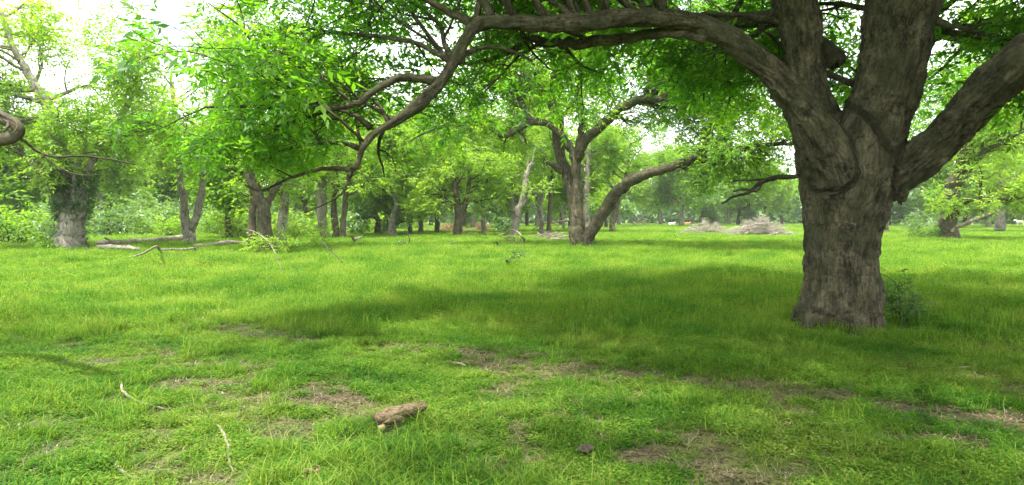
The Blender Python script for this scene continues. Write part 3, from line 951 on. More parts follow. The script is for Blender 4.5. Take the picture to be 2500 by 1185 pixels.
IVY = [
    [(172, 614, 35), (172, 575, 31), (170, 540, 30), (168, 518, 24)],
    [(160, 535, 17), (155, 480, 15), (150, 420, 15), (140, 330, 14), (112, 262, 13), (86, 205, 11), (60, 168, 9), (30, 110, 7), (0, 20, 5)],
    [(176, 530, 11), (182, 460, 9), (190, 410, 6), (205, 370, 5), (210, 300, 4)],
    [(188, 535, 16), (206, 470, 14), (222, 405, 11), (244, 350, 9), (290, 290, 6), (330, 220, 5), (340, 120, 3)],
    [(150, 500, 12), (125, 450, 12), (100, 420, 12), (68, 384, 12), (30, 352, 11), (-20, 320, 9), (-80, 290, 7)],
]
ivt, ivb = tree_from('pecan_tree', 'broad ivy-clad tree at far left whose pale trunk splits into several stems', IVY, 33, M_BARKG, M_LEAF3, 21,
                     [None, (18, 2.2, 4.2, .35), (7, 1.4, 2.6, .4), (13, 1.6, 3.2, .35), (7, 1, 2.2, .1)], L=.42, per_m=7, sp=.25, up=.03)
# ivy on its stems
g = np.random.default_rng(3)
B, D = [], []
for (st, lo, hi, n) in ((1, 390, 530, 800), (3, 410, 525, 450), (0, 540, 612, 60)):
    q, r = path([(a[0], a[1], a[2], 33) for a in IVY[st]], 6)
    v = q[:, 2]; zlo, zhi = P(0, hi, 33)[2], P(0, lo, 33)[2]
    ok = np.where((v > zlo) & (v < zhi))[0]
    k = g.choice(ok, n); rd = unit(g.normal(0, 1, (n, 3)) * (1, 1, .2))
    B.append(q[k] + rd * (r[k] * g.uniform(.75, 1.05, n))[:, None] + g.normal(0, .06, (n, 3))); D.append(unit(rd + (0, 0, -.5)))
B = np.vstack(B); D = np.vstack(D)
c = leaves_np(B, D, unit(g.normal(0, 1, B.shape)), np.full(len(B), .22), 'far', g)
link('ivy', reloc(leaf_mesh('ivy', [c]), ivb), M_IVY, ivt, kind='stuff')

tree_from('pecan_tree', 'dark-trunked tree left of centre, leaning left below a fork hung with leaves', [
    [(653, 618, 21), (648, 560, 17), (642, 510, 16), (625, 465, 14), (612, 430, 13), (603, 380, 11), (595, 320, 8), (580, 200, 6), (570, 60, 4)],
    [(643, 520, 11), (655, 490, 9), (675, 460, 8), (690, 430, 7), (720, 370, 5), (760, 290, 4), (790, 180, 3)]],
    30.5, M_BARK, M_LEAF2, 31, [(12, 1.5, 3.0, .4), (9, 1.4, 2.6, .25)], L=.42, per_m=6.5, up=.0)
tree_from('pecan_tree', 'short broken-topped trunk just behind the dark leaning tree', [
    [(615, 606, 12), (614, 560, 11), (616, 520, 9), (622, 440, 6)]], 34.5, M_BARKM, M_LEAF3, 33, [(6, 1.2, 2.4, .5)], per_m=5)
tree_from('pecan_tree', 'thick pale trunk standing right behind the dark leaning tree, blackened at its foot', [
    [(684, 606, 14), (690, 560, 12), (695, 500, 11), (700, 420, 10), (705, 300, 7), (720, 150, 5)]], 35, M_BARKG, M_LEAF2, 35, [(8, 2, 3.8, .5)], per_m=6)
tree_from('pecan_tree', 'pale V-shaped pair of stems growing from one foot by the fallen logs', [
    [(463, 598, 16), (460, 570, 14), (452, 530, 10), (446, 480, 9), (440, 430, 8), (430, 340, 6), (420, 200, 5)],
    [(466, 575, 10), (478, 535, 9), (486, 495, 9), (500, 430, 7), (520, 330, 5), (540, 200, 4)]], 40, M_BARKG, M_LEAF3, 37, [(10, 1.8, 3.6, .45), (8, 1.6, 3.2, .4)], L=.5, per_m=5)
tree_from('pecan_tree', 'tall straight pale grey trunk, thick and bare to the leaves, left of centre', [
    [(794, 582, 11), (788, 540, 11), (785, 480, 12), (786, 440, 11), (785, 380, 10), (790, 280, 8), (800, 150, 5)]], 53, M_BARKG, M_LEAF3, 39, [(9, 2.5, 5, .55)], L=.55, per_m=4.5)
tree_from('pecan_tree', 'tree with a rusty-brown trunk beside the tall bare pale one', [
    [(821, 584, 9), (817, 545, 8), (815, 500, 7), (820, 430, 6), (815, 330, 4)]], 52, M_BARK, M_LEAF2, 41, [(9, 2, 4, .35)], L=.55, per_m=5)
tree_from('pecan_tree', 'slim grey-green trunk standing by a short fallen log', [
    [(838, 584, 8), (839, 545, 7), (842, 500, 7), (848, 440, 6), (850, 330, 4)]], 51, M_BARKM, M_LEAF3, 43, [(10, 2, 4, .4)], L=.55, per_m=5)
tree_from('pecan_tree', 'short forked tree with vines at its foot, left of the red brush heap', [
    [(1117, 580, 12), (1117, 550, 9), (1118, 510, 8), (1110, 450, 6), (1100, 380, 4)],
    [(1122, 560, 7), (1130, 520, 7), (1140, 480, 6), (1150, 400, 4)]], 57, M_BARKM, M_LEAF3, 45, [(10, 2, 4.2, .35), (8, 2, 4, .35)], L=.55, per_m=6.5)
tree_from('pecan_tree', 'slender grey tree with a long pale broken limb sticking out to the right', [
    [(1181, 570, 6), (1180, 520, 5.5), (1182, 470, 5), (1184, 420, 5), (1190, 360, 4), (1200, 290, 3)],
    [(1166, 482, 3, 60), (1172, 470, 5, 60), (1190, 458, 5, 61), (1215, 450, 5, 62), (1240, 438, 4, 62), (1275, 425, 3, 62)]], 62, M_BARKG, M_LEAF2, 47, [(9, 2.0, 4.0, .45), (2, 1, 1.5, .6)], L=.55, per_m=3.5)
tree_from('dead_tree', 'half-dead snag leaning right, its bare pale top above a brown trunk', [
    [(1254, 578, 10), (1258, 545, 9), (1264, 515, 8), (1275, 490, 7), (1282, 450, 7), (1290, 415, 6), (1302, 398, 5)],
    [(1290, 420, 4), (1288, 380, 3), (1275, 340, 2), (1268, 320, 1)], [(1300, 400, 3), (1305, 370, 2), (1320, 350, 1)],
    [(1266, 515, 4), (1290, 480, 3), (1300, 460, 2)]], 58, M_BARKG, M_LEAF3, 49, [None, (3, 1, 2, .5), None, (3, 1, 1.8, .4)], L=.5, per_m=3)
tree_from('pecan_tree', 'thin forked grey trunk left of the V-trunked tree', [
    [(1323, 574, 6), (1322, 540, 6), (1318, 500, 5), (1308, 470, 4), (1298, 450, 3)],
    [(1320, 505, 4), (1324, 480, 4), (1330, 430, 3), (1325, 350, 2)]], 62, M_BARKG, M_LEAF3, 51, [(4, 1.4, 2.6, .6), (8, 2, 4, .4)], L=.55, per_m=4)
tree_from('pecan_tree', 'thin straight brown trunk close left of the V-trunked tree', [
    [(1340, 575, 6), (1341, 540, 6), (1345, 490, 5), (1348, 430, 4), (1350, 340, 3)]], 61, M_BARKM, M_LEAF2, 53, [(8, 2, 3.8, .5)], L=.55, per_m=4)
tree_from('pecan_tree', 'leaning trunk just right of the V-trunked tree, seen across open grass', [
    [(1494, 563, 7), (1498, 540, 7), (1504, 510, 7), (1512, 480, 6), (1530, 430, 4), (1540, 350, 3)]], 75, M_BARKM, M_LEAF2, 55, [(10, 3, 5.5, .4)], L=.6, per_m=5)
tree_from('pecan_tree', 'stout pale trunk seen through the V of the mid-meadow tree', [
    [(1433, 562, 9), (1432, 530, 9), (1432, 490, 8), (1435, 420, 6), (1440, 330, 4)]], 78, M_BARKG, M_LEAF2, 57, [(9, 3, 5.5, .4)], L=.6, per_m=5)
tree_from('pecan_tree', 'right-hand tree with long low limbs and a broken dead bough leaning on it', [
    [(2313, 587, 22), (2316, 540, 18), (2321, 490, 17), (2328, 450, 16), (2345, 400, 12), (2365, 340, 9), (2395, 290, 7), (2425, 200, 6), (2440, 60, 4)],
    [(2332, 455, 11), (2370, 410, 8), (2405, 370, 7, 46), (2450, 345, 6, 45), (2500, 318, 5, 44), (2580, 285, 4, 43)],
    [(2332, 520, 8), (2345, 498, 8), (2375, 489, 7, 46), (2430, 487, 6, 45), (2500, 482, 5, 44), (2580, 478, 3, 43)]],
    48, M_BARKM, M_LEAF3, 61, [(22, 2.2, 4.5, .4), (12, 1.8, 3.4, .15), (13, 1.4, 2.8, .2)], L=.48, per_m=6)
tree_from('pecan_tree', 'pale broad trunk at far right behind the broken dead bough', [
    [(2441, 560, 11), (2441, 530, 10), (2440, 495, 9), (2445, 430, 7), (2450, 330, 5)]], 80, M_BARKG, M_LEAF3, 63, [(10, 3, 6, .45)], L=.65, per_m=5)
tree_from('pecan_tree', 'brown trunk close to the right flank of the great trunk, far behind it', [
    [(2163, 567, 8), (2163, 540, 7), (2165, 505, 7), (2170, 430, 5), (2175, 330, 4)]], 76, M_BARKM, M_LEAF2, 65, [(10, 3, 6, .4)], L=.65, per_m=5)

# ------------------------------------------------------------------ grove trees: prototypes shared by copies
def proto_tree(seed, h=14, spread=4.5, trunk=.4, fork=3.0, leaf=M_LEAF3, bark=M_BARKM, two=False, lean=0):
    g = np.random.default_rng(seed)
    w = Wood(); tw = []
    stems = [((lean, 0), trunk)]
    if two:
        stems = [((-.22 + lean, .05), trunk * .7), ((.22 + lean, -.05), trunk * .65)]
    for (lx, ly), tr in stems:
        q = [np.array((0, 0, -.2))]
        for k in range(6):
            z = (k + 1) / 6 * h * .8
            q.append(np.array((lx * z * .5 + g.normal(0, .2), ly * z * .5 + g.normal(0, .2), z)))
        q, r = smooth_path(q, [tr * 1.2, tr * .9, tr * .75, tr * .6, tr * .4, tr * .25, .05], 4, .1, seed)
        w.tube(q, r, 9, .06, seed)
        side_shoots(q, r, 13 if not two else 8, spread * .7, spread * 1.15, 2, w, tw, g, fork / (h * .8), up=.06, flat=.7, kids=(5, 5), rmax=.16)
    c = spray(tw, 20, .62, 'far', g, .55)
    print('proto', len(tw), len(c[0]))
    return w.mesh('trunk'), leaf_mesh('crown', [c]), leaf, bark


PR = [proto_tree(201, leaf=M_LEAF3, bark=M_BARKG), proto_tree(202, h=12, spread=4.2, leaf=M_LEAF2, bark=M_BARKM), proto_tree(203, h=16, two=True, leaf=M_LEAF3, bark=M_BARKG),
      proto_tree(204, h=13, spread=5, leaf=M_LEAF2, bark=M_BARKG, lean=.1), proto_tree(205, h=11, spread=4, leaf=M_LEAFB, bark=M_BARKM, fork=2.2), proto_tree(206, h=14, spread=4.8, leaf=M_LEAF3, bark=M_BARKM, two=True)]
print('proto leaves', [len(p[1].polygons) for p in PR])


def place_tree(k, x, y, s, rz, label, group):
    tm, cm, lf, bk = PR[k]
    t = thing('pecan_tree', label, 'tree', (x, y, 0), rz, group)
    t.scale = (s, s, s)
    link('trunk', tm, bk, t)
    link('crown', cm, lf, t, kind='stuff')
    return t


def from_pixel(u, v):
    return G(u, v)[:2]


NAMED = [
    (240, 572, 0, .9, 'narrow pale trunk seen between the ivy-clad tree and the V-shaped pair of stems'),
    (560, 586, 1, .7, 'short leaning brown trunk between the pale V stems and the dark leaning tree'),
    (918, 574, 4, .8, 'thin vine-dark trunk right of the fallen short log, in the left middle distance'),
    (962, 577, 0, .8, 'thin pale trunk under a round gap of sky, left of centre'),
    (1002, 572, 4, .6, 'very thin dark trunk right of the one under the sky gap'),
    (1028, 569, 1, .7, 'small dark tree with a low rounded dark crown'),
    (1067, 571, 5, .9, 'pale trunk left of the short forked tree with vines'),
    (1212, 563, 4, .7, 'small low leafy tree right of the slender tree with the broken limb'),
    (1480, 557, 4, .8, 'very thin stem between the V-trunked tree and the leaning trunk to its right'),
    (1780, 548, 3, 1.3, 'thick grey trunk rising just behind the brush pile'),
    (1612, 549, 2, 1.2, 'pale forked trunk at the far side of the field, above the lying cattle'),
    (1690, 547, 2, 1.2, 'pale narrow pair of trunks left of the thorny dead branches'),
    (1730, 548, 0, 1.2, 'pale trunk behind the thin heap of dead branches'),
    (2415, 556, 0, 1.0, 'narrow grey trunk just left of the pale broad one at far right'),
    (2235, 552, 3, 1.2, 'leafy tree between the great trunk and the right-hand tree'),
    (45, 575, 1, .9, 'tree with a dark trunk sunk in bushes at the left edge'),
    (745, 566, 5, 1.0, 'leafy tree behind the gap between dark leaning tree and tall pale trunk'),
]
g = np.random.default_rng(500)
taken = []
for (u, v, k, s, lab) in NAMED:
    x, y = from_pixel(u, v)
    taken.append((x, y))
    place_tree(k, x, y, s, g.uniform(0, 6.28), lab, None)
REG = [(-400, 60, 'at the left edge of the picture'), (60, 200, 'hidden behind the ivy-clad tree'), (200, 330, 'between the ivy-clad tree and the V-shaped stems'), (330, 520, 'behind the V-shaped pair of stems'),
       (520, 760, 'behind the dark leaning tree'), (760, 900, 'behind the tall bare pale trunk'), (900, 1050, 'near the gap of sky left of centre'), (1050, 1170, 'behind the forked tree with vines'),
       (1170, 1300, 'around the leaning half-dead snag'), (1300, 1500, 'behind the V-trunked tree'), (1500, 1700, 'across the open field, left of the brush heaps'), (1700, 1990, 'across the field behind the brush heaps'),
       (1990, 2200, 'behind the great trunk'), (2200, 2400, 'around the right-hand tree'), (2400, 2900, 'at the right edge of the picture')]
LOOK = ['pale straight-trunked tree', 'small brown-trunked tree', 'pale fork-trunked tree', 'slightly leaning pale-trunked tree', 'low bluish-green tree', 'brown fork-trunked tree']
cnt = 0
for ring, (r0_, r1_, n_) in enumerate(((75, 105, 12), (105, 150, 26), (150, 215, 46))):
    for _ in range(n_):
        for tr_ in range(40):
            u = g.uniform(-350, 2850); y = g.uniform(r0_, r1_); x = (u - CX) / F * y
            if 480 < u < 1050 and g.random() < .6:
                continue
            if 1480 < u < 2000 and y < 135:
                continue
            if 2130 < u < 2500 and y < 110:
                continue
            if all((x - a) ** 2 + (y - b) ** 2 > (8 + ring) ** 2 for a, b in taken):
                break
        else:
            continue
        taken.append((x, y))
        for lo, hi, lab in REG:
            if lo <= u < hi:
                kk = int(g.integers(0, 6)) if u > 700 else int(g.choice([1, 3, 4, 4, 5]))
                place_tree(kk, x, y, g.uniform(.8, 1.15) * (1 + .1 * ring), g.uniform(0, 6.28), ('', 'far ', 'very far ')[ring] + LOOK[kk] + ' ' + lab, 'grove trees ' + lab)
                cnt += 1
                break
print('grove copies', cnt)

# far wood that reads as one mass
g = np.random.default_rng(900)
n = 42000
a = g.uniform(-1.05, 1.05, n); r = g.uniform(235, 275, n)
x = r * np.sin(a); y = r * np.cos(a)
hh = 9 + 7 * fbm(np.stack([a * 40, a * 0, a * 0], 1), 5, 3)
z = hh * g.random(n) ** .8
B = np.stack([x, y, z], 1); D = unit(g.normal(0, 1, (n, 3)))
c = leaves_np(B, D, unit(g.normal(0, 1, (n, 3)) + (0, 0, 1)), np.full(n, 2.3), 'far', g)
link('woodland', leaf_mesh('woodland', [c]), M_LEAFB, kind='stuff')


# ------------------------------------------------------------------ bushes
def proto_bush(seed, w=2.2, h=2.0, n=260, L=.45, leafy='mid'):
    g = np.random.default_rng(seed)
    wd = Wood(); tw = []
    for k in range(8):
        a = g.uniform(0, 6.28); d = np.array((math.cos(a) * .6, math.sin(a) * .6, 1.))
        grow((math.cos(a) * .15, math.sin(a) * .15, -.05), d, h * g.uniform(.6, 1), .03, 2, wd, tw, g, .0, (5, 4), .7, .2, 4, .5, .15)
    c = spray(tw, 6, L, leafy, g, .2)
    return wd.mesh('stem'), leaf_mesh('foliage', [c])


BU = [proto_bush(301), proto_bush(302, h=2.6), proto_bush(303, h=1.4, L=.35)]
BUSH = [(30, 600, 0, 1.3), (95, 590, 2, 1.5), (130, 600, 1, .9), (275, 578, 1, 1.3), (320, 572, 0, 1.5), (370, 574, 2, 1.6), (405, 580, 0, 1.0), (330, 566, 1, 1.7), (420, 566, 1, 1.5), (10, 575, 1, 1.8), (225, 568, 0, 1.6),
        (520, 575, 0, 1.3), (590, 585, 2, 1.4), (560, 568, 1, 1.5), (735, 575, 2, 1.6), (760, 570, 0, 1.3), (870, 568, 2, 1.7), (890, 562, 0, 1.8), (1010, 560, 2, 1.8), (640, 572, 0, 1.6), (700, 582, 2, 1.2), (2235, 575, 1, .8), (2262, 583, 2, .8)]
BLAB = ['light green bush at the left edge', 'low pale bush left of the ivy-clad trunk', 'leafy bush touching the left side of the ivy-clad trunk', 'rounded bush right of the ivy-clad trunk', 'mid-green bush in the left hedge, above the long fallen log',
        'pale fresh green bush above the end of the long fallen log', 'small round bush just left of the pale V stems', 'dark bush behind the pale green ones in the left hedge', 'tall bush behind the pale V stems', 'tall leafy bush at the far left, deep behind', 'bush filling the gap behind the narrow pale trunk',
        'bush right of the pale V stems', 'low bush left of the dark leaning tree', 'tall bush behind the short leaning brown trunk', 'low bush right of the dark leaning tree', 'bush left of the tall pale grey trunk', 'low bush behind the short fallen log', 'pale bush in the grove right of the slim grey-green trunk',
        'wide low bush below the small dark trees', 'bush behind the dark leaning tree', 'small bush at the foot of the thick pale trunk', 'thin shrub left of the right-hand tree', 'small low shrub at the foot of the right-hand tree']
g = np.random.default_rng(333)
for (u, v, k, s), lab in zip(BUSH, BLAB):
    x, y = from_pixel(u, v)
    t = thing('bush', lab, 'bush', (x, y, 0), g.uniform(0, 6.28), 'bushes under the trees')
    t.scale = (s * 1.15, s * 1.15, s)
    link('stem', BU[k][0], M_BARKM, t, kind='stuff')
    link('foliage', BU[k][1], (M_LEAF2, M_LEAFB, M_LEAF3)[k], t, kind='stuff')

# dark shrub by the great trunk
g = np.random.default_rng(71)
bp_ = P(2200, 800, 9.9); bp_[2] = 0
wd = Wood(); tw = []
for (u, v) in ((2195, 690), (2225, 720), (2165, 715), (2215, 750), (2240, 745), (2180, 750)):
    tip = P(u, v, 9.9)
    d = tip - bp_
    grow(bp_ + g.normal(0, .04, 3) * (1, 1, 0), d, np.linalg.norm(d), .008, 1, wd, tw, g, 0, (7,), .8, .1, 4, .35, .35)
t = thing('shrub', 'small dark leafy shrub growing at the right side of the great trunk', 'shrub', bp_)
link('stem', reloc(wd.mesh('stem'), bp_), M_BARK, t, kind='stuff')
link('foliage', reloc(leaf_mesh('foliage', [spray(tw, 42, .13, 'mid', g, .05)]), bp_), M_IVY, t, kind='stuff')
# suckers at the foot
wd = Wood(); tw = []
bp_ = P(2090, 800, 8.95); bp_[2] = 0
for k in range(5):
    grow(bp_ + g.normal(0, .06, 3) * (1, 1, 0), g.normal(0, .5, 3) + (0, 0, 1), .16, .004, 0, wd, tw, g, 0)
t = thing('shoot', 'tuft of dark leaves at the foot of the great trunk', 'plant', bp_)
link('stem', reloc(wd.mesh('stem'), bp_), M_BARK, t, kind='stuff')
link('foliage', reloc(leaf_mesh('foliage', [spray(tw, 50, .08, 'mid', g, .03)]), bp_), M_IVY, t, kind='stuff')


# ------------------------------------------------------------------ fallen wood
def stick(name, label, cat, pts, mat, group=None, sides=8, seed=0, lift=True, forks=(), lump=.12):
    near = name == 'twig'
    if name == 'fallen_log':
        pts = [(u, v, w * 1.15, min(h + .12, 1.1)) for u, v, w, h in pts]
        forks = [[(u, v, w * 1.15, min(h + .12, 1.1)) for u, v, w, h in f] for f in forks]
    if near:
        pts = [(u, v, w * .62, h * .55) for u, v, w, h in pts]
    """pts: (u, v, halfwidth px, height of its centre above ground in m)"""
    def con(pp):
        q, r = [], []
        for u, v, w, hgt in pp:
            # the ground point seen through the pixel, moved nearer for its height
            a = G(u, v) if v > 541 else G(u, 541)
            k = 1 - hgt / EYE
            p = np.array((a[0] * k, a[1] * k, 0)); p[2] = hgt
            q.append(p); r.append(w / F * p[1])
        return smooth_path(q, r, 4, .1, seed)
    q, r = con(pts)
    b = q[len(q) // 2].copy(); b[2] = 0
    w = Wood(); w.tube(q, r, sides, lump, seed)
    for k, f in enumerate(forks):
        qf, rf = con(f); w.tube(qf, rf, max(5, sides - 2), lump, seed + k + 1)
    o = link(name, reloc(w.mesh(name), b), mat, None, b)
    tag(o, label, cat, group)
    return o


FW = 'dead branches lying in the grass'
stick('fallen_log', 'long pale fallen log lying behind the ivy-clad tree, reaching towards the V stems', 'log', [(236, 592, 4, .15), (270, 592, 5, .2), (330, 589, 5, .2), (400, 585, 5, .22), (445, 580, 6, .25)], M_DEAD, 'fallen logs', 8, 1, forks=[[(275, 590, 3, .2), (262, 584, 2.5, .4), (255, 580, 1.5, .6)]])
stick('fallen_log', 'shorter dark grey fallen log nearest the ivy-clad tree', 'log', [(236, 604, 4, .12), (270, 604, 6, .14), (315, 606, 5, .14), (342, 609, 3, .1)], M_BARKG, 'fallen logs', 8, 2)
stick('fallen_log', 'pale fallen log lying right of the V-shaped stems', 'log', [(475, 600, 4, .1), (510, 598, 4, .15), (550, 593, 5, .15), (585, 592, 3, .15), (610, 592, 3, .15)], M_DEAD, 'fallen logs', 8, 3)
stick('fallen_branch', 'long thin bleached branch arching over the grass below the V-shaped stems', 'branch', [(262, 632, 1, .02), (300, 629, 1.6, .06), (335, 624, 2, .25), (362, 612, 2.2, .55), (384, 601, 2.4, .8), (392, 610, 2.3, .55), (415, 609, 2.4, .5), (445, 610, 2.6, .35), (475, 606, 2.6, .3)], M_DEAD, FW, 6, 4,
      forks=[[(384, 601, 2.4, .8), (390, 612, 2, .4), (398, 618, 1.6, .2), (412, 622, 1, .05)], [(472, 606, 2.4, .3), (484, 614, 2, .1), (494, 619, 1.2, .05)]])
stick('fallen_log', 'short fallen log with a dark split root end, left of centre', 'log', [(858, 574, 1, .7), (862, 583, 3, .3), (868, 584, 3.4, .15), (885, 578, 2, .15)], M_BARKG, 'fallen logs', 7, 5)
stick('fallen_branch', 'curling bleached bough like a hoop in the centre grass', 'branch', [(1212, 578, 1.5, .05), (1222, 573, 2, .4), (1232, 572, 2, .4), (1246, 562, 2, .9), (1262, 566, 2.2, .9), (1276, 580, 2.6, .6), (1280, 588, 2.6, .3), (1268, 598, 2.6, .1), (1262, 599, 2.4, .1)], M_DEAD, FW, 7, 6,
      forks=[[(1232, 582, 1.4, .4), (1246, 579, 1.8, .5), (1258, 582, 2, .3), (1262, 592, 2.2, .15), (1272, 600, 1.4, .05)], [(1262, 594, 1.2, .2), (1250, 588, 1.4, .25), (1240, 584, 1.2, .2)]])
stick('fallen_branch', 'splintered dark chunk propped on a bleached piece, left of the V-trunked tree', 'branch', [(1211, 590, 1, .5), (1217, 598, 3, .2), (1226, 604, 2.6, .1), (1236, 607, 1.6, .05)], M_BARKM, FW, 7, 7, forks=[[(1212, 606, 2, .06), (1222, 608, 2.4, .08), (1240, 611, 1.5, .05)]])
stick('fallen_branch', 'thin twisted branch lying flat left of the V-trunked tree, near the brush', 'branch', [(1290, 576, 2, .2), (1310, 580, 2, .15), (1340, 583, 2.6, .15), (1370, 584, 2.6, .15), (1396, 585, 2, .1)], M_DEAD, FW, 6, 9,
      forks=[[(1330, 583, 1.6, .15), (1350, 577, 1.4, .4), (1372, 572, 1, .5)], [(1345, 583, 1.6, .15), (1375, 578, 1.4, .3), (1394, 574, 1, .3)], [(1300, 588, 1, .05), (1335, 587, 1.3, .1), (1392, 590, 1.2, .08)]])
stick('fallen_branch', 'bare dry branch lying in front of the thin dead heap at right', 'branch', [(1690, 570, 1.2, .1), (1702, 566, 1.8, .25), (1714, 566, 2, .2), (1724, 571, 1.4, .1)], M_DEAD, FW, 6, 11, forks=[[(1708, 566, 1.6, .2), (1702, 560, 1.2, .5), (1698, 556, .8, .7)]])
# near things in the foreground
stick('twig', 'bent pale twig at lower left, hooked at its top end', 'twig', [(297, 935, 5, .05), (298, 952, 5, .05), (312, 966, 5.5, .04), (345, 983, 4, .035), (400, 998, 2.5, .03)], M_DEAD, 'twigs in the near grass', 8, 12)
stick('twig', 'thick curved pale twig nearest the lower left corner', 'twig', [(226, 1103, 7, .05), (250, 1108, 8, .06), (275, 1128, 8, .06), (300, 1152, 7, .05), (330, 1172, 4, .04)], M_DEAD, 'twigs in the near grass', 8, 13)
stick('twig', 'upright-looking narrow pale twig between the two bent ones and the cut log', 'twig', [(532, 1038, 4, .05), (546, 1060, 6, .06), (556, 1088, 6.5, .06), (561, 1130, 5, .05), (570, 1152, 2, .04)], M_DEAD, 'twigs in the near grass', 8, 14)
stick('twig', 'short fat grey twig lying on the worn track in the centre', 'twig', [(1096, 884, 2, .03), (1112, 886, 3.5, .04), (1128, 889, 5, .05), (1136, 893, 3, .04)], M_DEAD, 'twigs in the near grass', 8, 15)
stick('twig', 'straight straw-coloured stick below the great trunk, left side', 'twig', [(1798, 934, 1.5, .03), (1830, 924, 2.2, .05), (1868, 915, 2.2, .08)], M_DEAD, 'twigs in the near grass', 6, 16)
stick('twig', 'long pale stick in the grass near the right edge', 'twig', [(2290, 903, 1.5, .05), (2330, 900, 2.4, .08), (2385, 892, 2, .12)], M_DEAD, 'twigs in the near grass', 6, 17)
stick('twig', 'thin reddish twig standing out of the grass right of the shrub', 'twig', [(2235, 724, 1.5, .35), (2262, 718, 1.8, .4), (2290, 716, 2, .4)], M_LOG, 'twigs in the near grass', 6, 18)
stick('twig', 'broken root piece lying at the foot of the great trunk', 'twig', [(2060, 806, 3, .03), (2085, 808, 5, .04), (2110, 812, 4, .03)], M_LOG, 'twigs in the near grass', 8, 19)
for k, (u, v) in enumerate(((1175, 658), (1205, 656))):
    stick('twig', ['short grey twig in the mid grass, left of a similar one', 'short grey twig in the mid grass, right of a similar one'][k], 'twig', [(u - 14, v + 2, 1, .1), (u, v, 1.4, .15), (u + 14, v - 2, 1, .12)], M_DEAD, 'twigs in the near grass', 5, 60 + k)
stick('stump_piece', 'dark broken chunk of wood sticking out of the mid-meadow grass', 'wood', [(1236, 636, 3, .35), (1242, 640, 6, .2), (1250, 645, 5, .1)], M_BARK, None, 7, 21, forks=[[(1242, 640, 2.5, .2), (1262, 637, 1.5, .25)]])

# the cut log
lc = G(978, 1034)
a_, b_ = G(924, 1050), G(1040, 1022)
d_ = unit(b_ - a_)
t = thing('cut_log', 'short rough cut log lying on the foreground grass', 'log', (lc[0], lc[1], 0), math.atan2(d_[1], d_[0]))
w = Wood()
Lh = np.linalg.norm((b_ - a_)[:2]) / 2 * .98
q, r = smooth_path([(-Lh, 0, .082), (-Lh * .5, .008, .085), (0, 0, .088), (Lh * .5, -.006, .092), (Lh, 0, .098)], [.050, .060, .056, .052, .044], 7)
w.tube(q, r, 28, .08, 5)
# slab missing underneath: a second thinner layer of bark and a knot
q, r = smooth_path([(-Lh * .8, -.03, .055), (-Lh * .3, -.028, .055), (Lh * .1, -.02, .06)], [.02, .04, .022], 5)
w.tube(q, r, 12, .08, 6)
me = w.mesh('bark_body'); link('bark_body', me, M_LOG, t)
w = Wood()
q, r = smooth_path([(-Lh * 1.02, -.045, .018), (-Lh * .82, -.04, .024)], [.02, .022], 3)
w.tube(q, r, 10, .08, 7)
M_CUT = plain_mat('cut_wood', (.16, .11, .065), (.27, .19, .115), 20)
link('branch_stub', w.mesh('branch_stub'), M_CUT, t)


def lumpy(name, label, cat, c, rad, mat, seed, group=None):
    g = np.random.default_rng(seed)
    import bmesh
    bm = bmesh.new(); bmesh.ops.create_icosphere(bm, subdivisions=3, radius=1)
    me = bpy.data.meshes.new(name)
    vs = np.array([v.co[:] for v in bm.verts])
    k = 1 + .5 * (fbm(vs * 1.6 + seed, seed, 3) - .5) * 2 + (.5 * (fbm(vs * 6, seed, 2) - .5) if 'dirt' in name else 0)
    for v, kk in zip(bm.verts, k):
        v.co = Vector((v.co.x * rad[0] * kk, v.co.y * rad[1] * kk, v.co.z * rad[2] * kk))
    for f in bm.faces:
        f.smooth = True
    bm.to_mesh(me); bm.free()
    o = link(name, me, mat, None, (c[0], c[1], rad[2] * .55))
    o.rotation_euler = (0, 0, g.uniform(0, 3))
    return tag(o, label, cat, group)


M_STONE = plain_mat('stone', (.30, .22, .15), (.50, .40, .30))
M_DIRT = plain_mat('dirt', (.025, .018, .011), (.085, .06, .038), 25)
lumpy('stone', 'larger tan stone on the worn track at right', 'stone', G(2140, 992), (.035, .03, .022), M_STONE, 1)
lumpy('stone', 'small pale stone just right of the larger tan one', 'stone', G(2166, 988), (.03, .02, .014), M_STONE, 2)
lumpy('stone', 'small tan stone alone in the grass left of and below the pair of stones', 'stone', G(1846, 1042), (.022, .018, .015), M_STONE, 3)
# crumbled bark at the lower edge: chips lying on a clod
t = thing('bark_debris', 'heap of broken dark bark and clods at the lower edge, below the cut log', 'debris', (*G(762, 1166)[:2], 0))
tp = G(762, 1166)
g = np.random.default_rng(8)
for k in range(9):
    w = Wood()
    a = g.uniform(0, 6.28); c = np.array((g.normal(0, .03), g.normal(0, .05), .035 + .01 * k % .03)); d = np.array((math.cos(a), math.sin(a), g.normal(0, .3))) * g.uniform(.015, .035)
    q, r = smooth_path([c - d, c, c + d], [.008, g.uniform(.01, .018), .006], 3)
    w.tube(q, r, 8, .15, k)
    link('bark_chip', w.mesh('bark_chip'), M_LOG if k % 3 else M_DIRT, t)
lumpy('dirt_clod', 'crumbly brown clod of earth in the bare patch below centre right', 'clod', G(1430, 1100), (.07, .045, .022), M_DIRT, 12)


